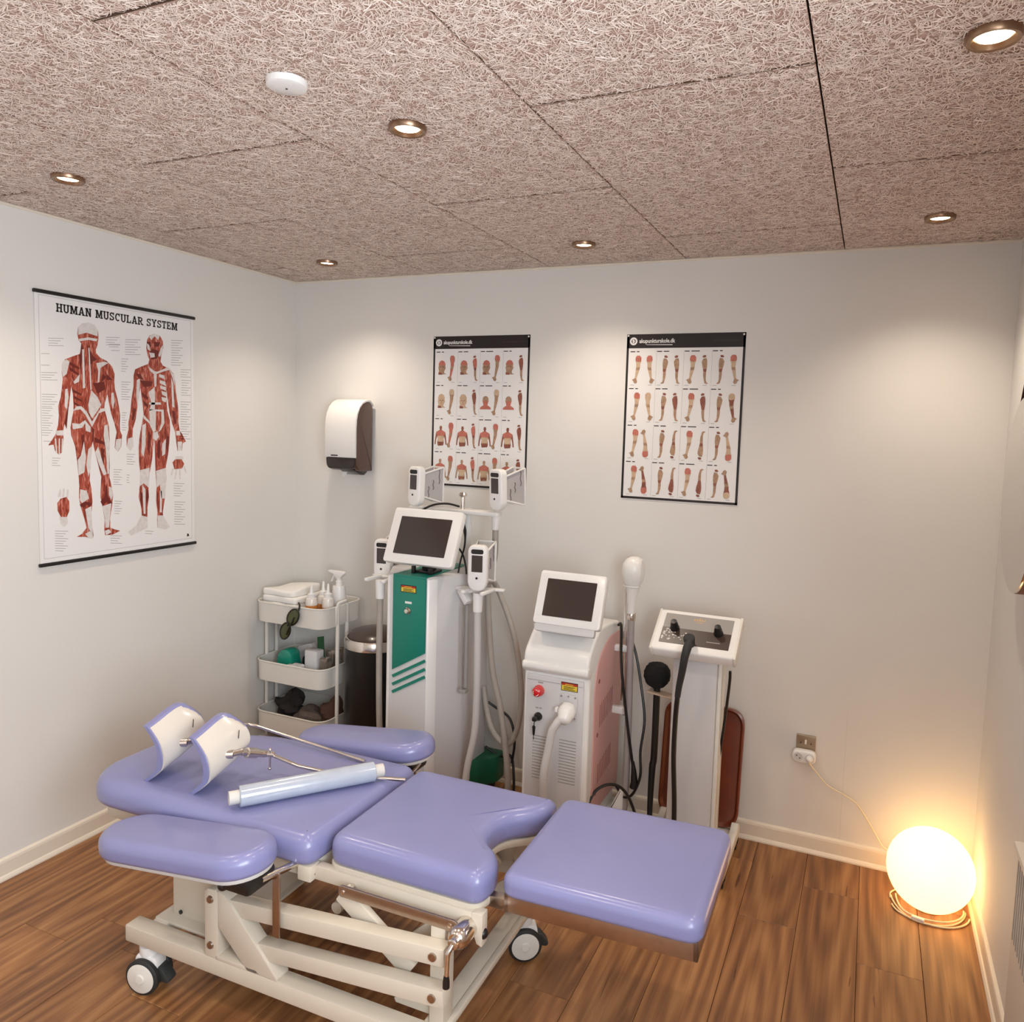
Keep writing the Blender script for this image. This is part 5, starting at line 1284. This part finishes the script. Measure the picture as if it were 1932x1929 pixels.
M_FOIL = mat('silver foil', (190, 178, 166), .25, .8, bump=.5, bscale=60)
for k, (x, y, h, lb) in enumerate(((.395, -.245, .135, 'crumpled silver sachet at the front of the middle tray'), (.41, -.175, .165, 'crumpled silver sachet behind the others in the middle tray'), (.372, -.165, .15, 'crumpled silver sachet next to the white carton'))):
    rr_ = random.Random(k); b = MB().prism(rpoly([(x-.022, zb), (x+.024, zb), (x+.028, zb+h), (x-.018, zb+h*.93)], .004, 2), y-.018, y+.018, 'Y', .005)
    b.v = [(v[0]+rr_.uniform(-.004, .004), v[1]+rr_.uniform(-.005, .005), v[2]) for v in b.v]
    single('foil_sachet', b, M_FOIL, lb, 'sachet', 'silver sachets in the trolley', smooth=False)
for k, (x, y) in enumerate(((.225, -.285), (.265, -.29))):
    single('wipe', MB().pad(dense(rrect(x-.03, x+.03, y-.025, y+.025, .008, 3), .015), zb, zb+.075+.012*k, .01, .008), M_CLOTH, ['small white paper wad beside the green bag', 'small white paper wad in front of the black pouch'][k], 'paper', 'paper wads in the trolley')
# bottom tray
zb = .155
def lump(c, r, sc, q, k):
    b = MB().ball((0, 0, 0), 1, 22, 14); out = []
    for x, y, z in b.v:
        f = 1+q*math.sin(3.1*x+k)*math.cos(4.3*y-k)+q*.7*math.sin(6.1*z+2*k+3*x)
        out.append((c[0]+x*r*f*sc[0], c[1]+y*r*f*sc[1], max(zb, c[2]+z*r*f*sc[2])))
    b.v = out; return b
b = lump((.16, -.20, zb+.09), .055, (1.25, .9, 1.0), .34, 1.0); rr_ = random.Random(3)
b.v = [(v[0]+rr_.uniform(-.005, .005), v[1]+rr_.uniform(-.005, .005), max(zb, v[2]+rr_.uniform(-.005, .005))) for v in b.v]
single('dark_cloth', b, mat('charcoal cloth', (40, 34, 32), .9, bump=.5, bscale=80), 'crumpled dark cloth in the bottom tray', 'cloth')
b = lump((.275, -.205, zb+.05), .056, (1.3, 1.1, .9), .16, 2.0)
b.v = [(v[0], v[1], max(zb, v[2])) for v in b.v]
single('mesh_bag', b, mat('grey mesh', (112, 98, 90), .9, bump=1.0, bscale=200, var=.3, vscale=220), 'grey mesh bag in the bottom tray', 'bag')
b = lump((.388, -.165, zb+.075), .05, (.95, 1.3, 1.5), .2, .4)
single('brown_bag', b, mat('brown paper', (92, 62, 48), .8, bump=.3, bscale=50), 'dark brown bag at the right of the bottom tray', 'bag')

# ================================================================== WASTE BIN
bx_, by_ = .637, -.175; rB = .145
t = thing('waste_bin', (bx_, by_, 0), 'black cylindrical waste bin with a chrome rim and brown lid', 'bin')
obj('base_ring', MB().lathe([(rB-.008, 0), (rB-.002, .004), (rB-.002, .03), (rB-.006, .034)], (bx_, by_, 0), seg=48), M_RUBBER, t)
obj('body', MB().lathe([(rB-.005, .03), (rB-.003, .034), (rB-.003, .612), (rB-.006, .614)], (bx_, by_, 0), seg=48), mat('matt black steel', (12, 12, 13), .35), t)
obj('rim', MB().lathe([(rB-.004, .61), (rB, .613), (rB, .653), (rB-.004, .659), (rB-.012, .659), (rB-.014, .64)], (bx_, by_, 0), seg=48), M_CHROME, t, label='chrome rim')
obj('lid', MB().lathe([(rB-.013, .646), (rB-.014, .662), (rB-.03, .678), (rB-.06, .69), (.03, .698), (.0005, .699)], (bx_, by_, 0), seg=48), mat('dark brown lid', (58, 40, 34), .3, coat=.3), t, label='domed dark brown lid')

# ================================================================== SOCKET, ADAPTER, CORD, GLOBE LAMP
t = thing('wall_socket', (2.571, 0, .41), 'square steel wall socket plate low on the back wall', 'socket')
M_PLATE = mat('champagne plate', (164, 146, 124), .4, .6)
obj('plate', MB().prism(rrect(2.535, 2.607, .405, .478, .004), -.010, 0, 'Y', .002), M_PLATE, t)
obj('switch', MB().box(2.566, 2.574, -.014, -.009, .442, .460, .002), M_WHITE2, t)
for x in (2.552, 2.59): obj('screw', MB().lathe([(.0005, -.0115), (.0025, -.0112), (.003, -.0095)], (x, 0, .446), 'Y', 10), M_RUBBER, t)
t = thing('double_adapter', (2.568, -.012, .375), 'white oval double plug adapter below the steel socket plate', 'adapter')
ad = obj('body', MB().prism(rrect(2.524, 2.613, .376, .425, .0235, 8), -.045, -.0115, 'Y', .006, 3), M_WHITE, t)
for k, x in enumerate((2.547, 2.590)):
    sk = obj('outlet', MB().lathe([(.0165, -.0462), (.0165, -.0445), (.0155, -.0445)], (x, 0, .400), 'Y', 22), M_GREYW, t)
    if k == 0:
        for dx, dz in ((-.006, .005), (.006, -.004)): obj('hole', MB().lathe([(.0005, -.047), (.0025, -.0468), (.0026, -.046)], (x+dx, 0, .4+dz), 'Y', 10), M_RUBBER, sk)
LX, LY, LR = 3.022, -.185, .143
t = thing('globe_lamp', (LX, LY, 0), 'glowing white glass globe lamp on the floor in the corner', 'lamp')
gm = bpy.data.materials.new('opal glass'); gm.use_nodes = True; nt = gm.node_tree; bs_ = nt.nodes['Principled BSDF']
bs_.inputs['Base Color'].default_value = (*lin((250, 240, 216)), 1); bs_.inputs['Roughness'].default_value = .35
bs_.inputs['Emission Color'].default_value = (*lin((255, 200, 130)), 1); bs_.inputs['Emission Strength'].default_value = GLOBE_E
prf = []
for k in range(25):
    a = math.radians(-68+(68+66)*k/24); prf.append((LR*math.cos(a), LR*.94+LR*math.sin(a)))
top = prf[-1]; prf += [(top[0]-.004, top[1]+.001), (top[0]-.008, top[1]-.006), (top[0]-.03, top[1]-.022), (.0005, top[1]-.03)]
obj('globe', MB().lathe(prf, (LX, LY, 0), seg=48), gm, t, label='glowing opal glass globe')
obj('foot', MB().lathe([(.056, 0), (.058, .004), (.055, .010)], (LX, LY, 0), seg=32), M_WHITE, t)
M_CORD = mat('cream cord', (232, 218, 188), .45)
obj('cord', MB().tube([(2.588, -.062, .398), (2.594, -.064, .385), (2.612, -.035, .352), (2.658, -.026, .301), (2.72, -.026, .275), (2.767, -.026, .250), (2.803, -.026, .205), (2.839, -.026, .15), (2.87, -.028, .104), (2.905, -.034, .089), (2.95, -.042, .08), (2.985, -.04, .055), (3.0, -.05, .02), (2.95, -.10, .005), (2.905, -.16, .005), (2.90, -.2, .005)], .0028, 8, smooth_n=6), M_CORD, t)
obj('plug', MB().lathe([(.013, -.046), (.014, -.052), (.010, -.064), (.004, -.07)], (2.590, 0, .400), 'Y', 16), M_WHITE, t)
def coil(r, z, a0, a1, ph): return [(LX+(r+.006*math.sin(3*a+ph))*math.cos(a), LY-.012+(r+.008*math.sin(2*a+ph))*math.sin(a), z) for a in [math.radians(a0+(a1-a0)*k/30) for k in range(31)]]
obj('cord_loop', MB().tube(coil(.118, .005, 175, 365, 0)+coil(.108, .010, 365, 170, 1), .003, 8), M_CORD, t)
obj('cord_loop', MB().tube(coil(.125, .004, 200, 350, 2), .003, 8), M_CORD, t)
obj('cord_switch', MB().bar((2.965, -.302, .010), (3.005, -.312, .010), .016, .014, bev=.004), M_WHITE, t)

# ================================================================== MIRROR, HEATER
my, mz, mr, mx = -.665, 1.513, .275, 3.122
t = thing('round_mirror', (mx, my, mz-mr), 'round mirror in a brown leather band on the right wall', 'mirror')
M_LEATHER = mat('brown leather', (122, 72, 40), .55, bump=.15, bscale=120)
obj('glass', MB().lathe([(.0005, mx-.001), (mr-.002, mx-.001), (mr, mx+.002), (mr, mx+.006), (.0005, mx+.006)], (0, my, mz), 'X', 72), mat('mirror glass', (214, 212, 208), .03, 1.0), t)
obj('leather_band', MB().lathe([(mr-.008, mx+.006), (mr+.001, mx+.006), (mr+.001, mx+.044), (mr-.008, mx+.044)], (0, my, mz), 'X', 72), M_LEATHER, t)
px_, pz_ = my, mz+mr+.16
b = MB()
for s_ in (-1, 1):
    a = math.radians(58); tp = (my+s_*mr*math.cos(a), mz+mr*math.sin(a))
    b.bar((mx+.024, tp[0], tp[1]), (mx+.024, px_+s_*.006, pz_), .003, .036, (1, 0, 0))
obj('strap', b, mat('dark leather', (52, 28, 18), .5), t)
obj('peg', MB().lathe([(.013, mx-.004), (.014, mx), (.010, mx+.006), (.010, W-.001)], (0, px_, pz_-.006), 'X', 18), M_BLACK, t)
t = thing('wall_heater', (3.12, -2.1, .2), 'flat grey-white wall heater at the right edge of the picture', 'heater')
M_HEAT = mat('heater enamel', (206, 196, 184), .45)
obj('casing', MB().box(3.074, 3.164, -2.9, -1.342, .20, .81, .008), M_HEAT, t)
obj('wall_bracket', MB().box(3.15, 3.174, -1.6, -1.5, .3, .7).box(3.15, 3.174, -2.7, -2.6, .3, .7), M_GREY, t)
for k in range(40):
    y = -1.365-k*.02
    obj('grille_slot', MB().box(3.0728, 3.0745, y-.0028, y+.0028, .62, .795), M_GREY, t, False)
obj('top_lip', MB().box(3.066, 3.166, -2.91, -1.336, .806, .822, .005), M_HEAT, t)

# ================================================================== TREATMENT TABLE
BC = (1.40, -1.37, 0)
t = thing('treatment_table', BC, 'lilac padded treatment table on a white wheeled steel frame', 'treatment table', rz=math.radians(.9))
BED = t
M_FR = mat('white powder coat', (204, 194, 178), .4)
M_UNDER = mat('grey pad board', (196, 192, 188), .5)
def cushion(name, out, z0, z1, rt, rb, M=None, lab=None):
    b = MB().pad(dense(out, .025), z0, z1, rt, rb, .004)
    if M: b.v = [tuple(M @ Vector(v)) for v in b.v]
    return obj(name, b, M_PURPLE, t, label=lab, ang=80)
# --- cushions
seat_o = rpoly([(1.488, -1.612), (1.942, -1.612), (1.952, -1.535), (1.925, -1.475), (1.872, -1.435), (1.858, -1.37), (1.872, -1.305), (1.925, -1.262), (1.965, -1.215), (1.968, -1.142), (1.488, -1.142)], [.05, .05, .03, .05, .05, .08, .05, .05, .04, .05, .05], 5)
sp_ = cushion('seat_cushion', seat_o, .497, .578, .034, .022)
foot_o = rrect(1.985, 2.468, -1.600, -1.150, .042, 6)
ft = math.radians(-1.4); Mf = Matrix.Translation((1.985, 0, .535)) @ Matrix.Rotation(ft, 4, 'Y') @ Matrix.Translation((-1.985, 0, -.535))
fp = cushion('leg_cushion', foot_o, .534, .592, .026, .016, Mf)
back_o = rpoly([(.665, -1.645), (1.462, -1.645), (1.474, -1.115), (.865, -1.112), (.585, -1.30), (.585, -1.56)], [.07, .05, .05, .12, .10, .07], 6)
bp_ = cushion('back_cushion', back_o, .488, .570, .042, .024)
def arm(yc, sgn):
    L0, L1, hw = (.878 if sgn < 0 else .915), (1.418 if sgn < 0 else 1.445), .092
    st_ = lambda r, e: [(L1-hw+r*math.cos(a), yc+r*math.sin(a)) for a in [math.radians(-90+12*k) for k in range(16)]]+[(L0+hw+r*math.cos(a)*1.15, yc+r*math.sin(a)) for a in [math.radians(90+12*k) for k in range(16)]]
    o_ = st_(hw, 0)
    Mx = Matrix.Translation((1.42, 0, .50)) @ Matrix.Rotation(math.radians(-6.5), 4, 'Y') @ Matrix.Translation((-1.42, 0, -.50))
    a = cushion('arm_cushion', o_, .532, .594, .030, .016, Mx)
    bb_ = MB().prism(st_(hw-.011, 0), .523, .534, 'Z', .002); bb_.v = [tuple(Mx @ Vector(v)) for v in bb_.v]
    obj('arm_board', bb_, M_UNDER, a)
    b = MB().box(1.30, 1.395, yc-.05, yc+.05, .478, .522, .010).tube([(1.32, yc, .492), (1.29, yc-.0, .482)], .012, 10)
    obj('arm_knob', b.ball((1.28, yc, .477), .017, 12, 8).ball((1.305, yc+.04*sgn, .485), .014, 12, 8), M_BLACK, a)
    ye = -1.60 if sgn < 0 else -1.14
    obj('arm_rod', MB().tube([(1.39, yc, .500), (1.42, ye-.03*(1 if sgn > 0 else -1), .485), (1.425, ye, .466)], .009, 12).lathe([(.015, ye-.012), (.019, ye-.010), (.019, ye+.010), (.015, ye+.012)], (1.425, 0, .466), 'Y', 18), M_CHROME, a)
    obj('arm_strut', MB().box(1.392, 1.415, -1.704, -1.698, .325, .50, .002) if sgn < 0 else MB().box(1.392, 1.415, -1.042, -1.036, .325, .50, .002), M_STEEL, a)
arm(-1.742, -1); arm(-.980, 1)
# --- frames under the cushions
b = MB().prism(rpoly([(.655, -1.60), (1.448, -1.60), (1.448, -1.155), (.87, -1.155), (.635, -1.31), (.635, -1.55)], .03, 3), .436, .489, 'Z', .004)
obj('back_frame', b, M_FR, t)
obj('frame_corner', MB().box(1.412, 1.455, -1.632, -1.59, .446, .489, .004), M_FR, t)
obj('frame_corner', MB().box(1.412, 1.455, -1.168, -1.126, .446, .489, .004), M_FR, t)
ins = [(1.40+(p[0]-1.40)*.995-.006, -1.377+(p[1]+1.377)*.965) for p in seat_o]
sf = obj('seat_frame', MB().prism(ins, .478, .498, 'Z', .003), M_FR, t)
for y0, y1 in ((-1.612, -1.586), (-1.168, -1.142)):
    sb = obj('seat_rail', MB().box(1.432, 1.945, y0, y1, .446, .486, .004), M_FR, t)
    obj('bolt', MB().lathe([(.0005, y0-.005), (.008, y0-.004), (.009, y0)], (1.447, 0, .462), 'Y', 12), M_STEEL, sb)
    obj('rail_end', MB().prism([(1.935, .41), (1.950, .405), (1.950, .487), (1.92, .487), (1.92, .45)], y0-.002, y1+.002, 'Y', .002), M_FR, sb)
obj('seat_crossbar', MB().box(1.50, 1.53, -1.6, -1.15, .45, .48, .003), M_FR, t)
b = MB()
for y0, y1 in ((-1.585, -1.572), (-1.178, -1.165)):
    b.box(1.992, 2.458, y0, y1, .492, .538, .002)
b.box(2.446, 2.458, -1.585, -1.165, .492, .538, .002).box(1.992, 2.004, -1.585, -1.165, .492, .538, .002)
b.v = [tuple(Mf @ Vector(v)) for v in b.v]
obj('leg_frame', b, M_STEEL, t, label='brushed steel frame')
for y in (-1.54, -1.21):
    obj('leg_arm', MB().box(1.86, 2.06, y-.012, y+.012, .470, .500, .002), M_STEEL, t)
obj('hinge_bolt', MB().lathe([(.0005, -1.29), (.010, -1.288), (.011, -1.27)], (1.975, 0, .475), 'Y', 12), M_CHROME, t)
# lever bar with clamp and crank
lv = obj('lever_bar', MB().prism(rpoly([(1.556, .448), (1.90, .447), (1.90, .476), (1.556, .478)], .012, 5), -1.648, -1.640, 'Y', .0015), M_STEEL, t, label='brushed steel lever bar')
for x in (1.57, 1.88): obj('rivet', MB().lathe([(.0005, -1.652), (.005, -1.651), (.006, -1.648)], (x, 0, .4625), 'Y', 10), M_CHROME, lv)
obj('lever_pin', MB().tube([(1.578, -1.646, .4625), (1.578, -1.61, .4625)], .006, 10), M_CHROME, lv)
ck = obj('clamp', MB().lathe([(.018, -1.675), (.021, -1.672), (.0255, -1.664), (.027, -1.655), (.027, -1.60), (.022, -1.595), (.022, -1.56)], (1.910, 0, .447), 'Y', 24), M_CHROME, t)
obj('crank', MB().lathe([(.010, -1.69), (.013, -1.688), (.013, -1.672)], (1.910, 0, .447), 'Y', 16).tube([(1.910, -1.688, .447), (1.905, -1.70, .43), (1.903, -1.70, .40), (1.902, -1.70, .368)], .006, 10, smooth_n=4), M_CHROME, ck)
obj('crank_grip', MB().lathe([(.004, .345), (.0085, .347), (.0085, .362), (.006, .378)], (1.902, -1.70, 0), seg=12), M_BLACK, ck)
obj('clamp_knob', MB().ball((1.945, -1.60, .432), .014, 12, 8), M_BLACK, ck)
# --- base
def rail(x0, x1, y0, y1, z0, z1, nm='base_rail'): return obj(nm, MB().box(x0, x1, y0, y1, z0, z1, .004), M_FR, t)
rail(.85, 1.885, -1.695, -1.645, .148, .197); rail(.85, 1.885, -1.098, -1.048, .148, .197)
rail(1.812, 1.862, -1.645, -1.098, .148, .195, 'base_crossbar'); rail(.90, .95, -1.645, -1.098, .148, .195, 'base_crossbar')
obj('crossbar_edge', MB().box(1.862, 1.878, -1.645, -1.098, .180, .197, .002), M_FR, t)
obj('column_plate', MB().box(.90, 1.17, -1.635, -1.11, .190, .200, .003), M_FR, t)
cl = obj('lift_column', MB().box(.932, 1.15, -1.600, -1.14, .198, .455, .005), M_FR, t)
obj('column_screw', MB().lathe([(.0005, -1.605), (.006, -1.604), (.006, -1.599)], (.965, 0, .212), 'Y', 10), M_RUBBER, cl)
for s_, yf, yb in ((-1, -1.695, -1.65), (1, -1.048, -1.093)):
    y0, y1 = min(yf, yb), max(yf, yb)
    # triangular bracket: post, slope and foot around an open middle
    b = MB().prism([(1.153, .196), (1.199, .196), (1.199, .383), (1.190, .392), (1.165, .390), (1.153, .380)], y0, y1, 'Y', .002)
    b.prism([(1.199, .392), (1.222, .385), (1.402, .205), (1.40, .196), (1.300, .196), (1.199, .292)], y0, y1, 'Y', .002)
    b.prism([(1.19, .195), (1.35, .195), (1.33, .207), (1.19, .207)], y0, y1, 'Y', .001)
    br = obj('bracket', b, M_FR, t)
    for z in (.362, .232): obj('bolt', MB().lathe([(.0005, yf+s_*.006), (.009, yf+s_*.005), (.011, yf)], (1.174, 0, z), 'Y', 12), M_STEEL, br)
    yl0, yl1 = (-1.688, -1.648) if s_ < 0 else (-1.095, -1.055)
    for z0, z1 in ((.345, .404), (.243, .300)):
        lk = obj('lift_link', MB().bar(((1.215 if z0 > .3 else 1.315), (yl0+yl1)/2, z0+(z1-z0)*((1.215 if z0 > .3 else 1.315)-1.165)/.723), (1.888, (yl0+yl1)/2, z1), .040, .044, bev=.003), M_FR, t)
        obj('bolt', MB().lathe([(.0005, yl0-.006), (.010, yl0-.005), (.011, yl0+.001)], (1.858, 0, z1-.002), 'Y', 12), M_STEEL, lk)
    yp0, yp1 = (-1.648, -1.598) if s_ < 0 else (-1.145, -1.095)
    obj('end_post', MB().box(1.828, 1.868, yp0, yp1, .195, .448, .003).prism([(1.828, .30), (1.828, .20), (1.72, .20), (1.715, .21)][::-1], (yp0+yp1)/2-.004, (yp0+yp1)/2+.004, 'Y'), M_FR, t)
    obj('scissor_arm', MB().bar((1.555, yp0+.02, .450), (1.765, yp0+.02, .30), .02, .052, (0, 0, 1), .003), M_FR, t)
    obj('gusset', MB().prism([(1.70, .30), (1.80, .31), (1.82, .40), (1.79, .415), (1.73, .36)], yp0+.05, yp0+.062, 'Y', .002), M_FR, t)
obj('cross_tube', MB().tube([(1.50, -1.58, .36), (1.50, -1.16, .36)], .016, 14), M_FR, t)
obj('cross_tube', MB().tube([(1.75, -1.60, .32), (1.75, -1.14, .32)], .016, 14), M_FR, t)
obj('actuator', MB().tube([(1.13, -1.30, .235), (1.45, -1.30, .275)], .020, 18).tube([(1.45, -1.30, .275), (1.76, -1.30, .315)], .011, 14), M_FR, t)
# --- casters
def caster(x, y, a):
    M = Matrix.Translation((x, y, 0)) @ Matrix.Rotation(a, 4, 'Z')
    def put(mb): mb.v = [tuple(M @ Vector(v)) for v in mb.v]; return mb
    c = obj('caster', put(MB().lathe([(.018, .150), (.018, .136), (.026, .134), (.026, .112), (.022, .100)], seg=20).prism(rpoly([(-.026, .05), (.0, .045), (.042, .07), (.038, .108), (-.026, .112), (-.034, .09)], .012, 4), -.022, .022, 'Y', .005)), M_WHITE, t, label='white caster fork')
    for s_ in (-1, 1):
        w = obj('wheel', put(MB().lathe([(.036, s_*.018), (.048, s_*.018), (.052, s_*.023), (.052, s_*.034), (.048, s_*.038), (.041, s_*.039)], (0, 0, .052), 'Y', 36)), M_RUBBER, c, label='dark rubber tyre')
        obj('wheel_disc', put(MB().lathe([(.0005, s_*.0445), (.012, s_*.044), (.014, s_*.0415), (.016, s_*.0405), (.038, s_*.0415), (.043, s_*.039), (.043, s_*.026)], (0, 0, .052), 'Y', 36)), M_WHITE2, c)
    obj('brake_pedal', put(MB().prism(rpoly([(.025, .042), (.072, .034), (.078, .044), (.052, .078), (.025, .082)], .008, 3), -.018, .018, 'Y', .004)), mat('charcoal plastic', (50, 54, 54), .4), c)
caster(.905, -1.66, .18); caster(1.855, -1.66, .3); caster(.905, -1.075, .1); caster(1.835, -1.068, .55)

# ================================================================== LEG HOLDERS LYING ON THE TABLE
def shell_mesh(Mx, off0, off1, chord, L, sag, grow=0.0):
    nu, nv = 18, 16; top = []; bot = []
    for i in range(nu+1):
        for j in range(nv+1):
            u, v = -1+2*i/nu, -1+2*j/nv
            # square -> rounded shield
            uu = u*math.sqrt(1-.42*v*v*(.5+.5*u)) ; vv = v*math.sqrt(1-.42*u*u*(.55+.45*u))
            z = vv*(chord/2+grow); y = uu*(L/2+grow)
            for lst, off in ((top, off0), (bot, off1)):
                x = sag*(1-v*v*.98)-.034*max(0, -v-.35)/.65-.008*max(0, v-.5)*2+off
                lst.append(tuple(Mx @ Vector((x, y, z))))
    n = len(top); b = MB(); f = []; W_ = nv+1
    for i in range(nu):
        for j in range(nv):
            a = i*W_+j; f.append((a, a+1, a+W_+1, a+W_)); f.append((n+a, n+a+W_, n+a+W_+1, n+a+1))
    for i in range(nu):
        for j in (0, nv): a = i*W_+j; f.append((a, a+W_, n+a+W_, n+a))
    for j in range(nv):
        for i in (0, nu): a = i*W_+j; f.append((a, a+1, n+a+1, n+a))
    return b.add(top+bot, f)
def holder(x, y, label, rod, tee):
    h = thing('leg_holder', (x, y, .57), label, 'leg holder', 'leg holders lying on the treatment table')
    th = math.radians(17)
    Mx = frame((x, y+.076, .674), (1, 0, 0), (0, math.cos(th), math.sin(th)), (0, -.03, 1))
    s = obj('shell', shell_mesh(Mx, .006, 0, .178, .160, .046), mat('ivory shell', (212, 205, 195), .22, coat=.4), h, label='glossy white outer shell', ang=70)
    obj('padding', shell_mesh(Mx, -.0005, -.018, .178, .160, .046, .005), M_PURPLE, h, label='lilac padding', ang=70)
    obj('mark', MB().bar(tuple(Mx @ Vector((.0535, .03, .03))), tuple(Mx @ Vector((.0515, .035, .052))), .0015, .003), M_RUBBER, s)
    c = Mx @ Vector((.05, -.012, .006))
    obj('swivel', MB().tube([c-Vector((.006, 0, 0)), c+Vector((.010, .012, .0))], .0125, 14).tube([c+Vector((.008, .010, 0)), c+Vector((.018, .038, -.002))], .008, 12), M_CHROME, h)
    p0 = c+Vector((.017, .036, -.002))
    if tee:
        p1 = Vector((1.098, -1.405, .640))
        obj('joint', MB().tube([p0, p0+(p1-p0)*.2, p0+(p1-p0)*.22, p0+(p1-p0)*.62, p0+(p1-p0)*.64, p1], [.010, .010, .0155, .0155, .0115, .0115], 14), M_CHROME, h)
        q = p1+Vector((.016, .008, -.002))
        obj('tee_screw', MB().tube([q+Vector((0, -.004, .016)), q+Vector((0, -.006, -.04))], .0036, 8).ball(tuple(q+Vector((0, -.004, .016))), .006, 10, 6).ball(tuple(q+Vector((0, -.006, -.042))), .0055, 10, 6).tube([p1, q+Vector((.01, .004, 0))], .009, 12), M_CHROME, h)
        rod = [q]+rod
    else: rod = [p0]+rod
    obj('rod', MB().tube(rod, .0058, 12), M_CHROME, h, label='bent chrome rod')
holder(.835, -1.590, 'white and lilac leg holder farther from the cling film roll', [(.86, -1.36, .640), (.815, -1.22, .615), (.822, -1.185, .605), (.85, -1.168, .597), (1.315, -1.195, .578)], False)
holder(1.018, -1.590, 'white and lilac leg holder closer to the cling film roll', [(1.165, -1.385, .622), (1.20, -1.375, .610), (1.33, -1.32, .584), (1.50, -1.245, .578)], True)

# ================================================================== CLING FILM ROLL
A = Vector((1.158, -1.612, .602)); B = Vector((1.43, -1.262, .602)); d = (B-A).normalized()
t = thing('film_roll', tuple((A+B)/2-Vector((0, 0, .029))), 'roll of clear cling film lying across the treatment table', 'film roll')
mf = mat('cling film', (176, 184, 198), .14, coat=.7, var=.05, vscale=30, bump=.25, bscale=45)
obj('film', MB().tube([A+d*.028, A+d*.030, B-d*.030, B-d*.028], [.0275, .0295, .0295, .0275], 28), mf, t, label='shiny wound film')
n = 20; side = d.cross(Vector((0, 0, 1))).normalized(); up_ = side.cross(d)
ring = lambda c, r: [c+(side*math.cos(2*PI*k/n)+up_*math.sin(2*PI*k/n))*r for k in range(n)]
b = MB().add(ring(A, .0155)+ring(A, .019)+ring(B, .019)+ring(B, .0155)+ring(A, .0155), [(j*n+k, j*n+(k+1) % n, (j+1)*n+(k+1) % n, (j+1)*n+k) for j in range(4) for k in range(n)])
obj('core', b, mat('white card core', (208, 204, 198), .6), t, label='white cardboard core')
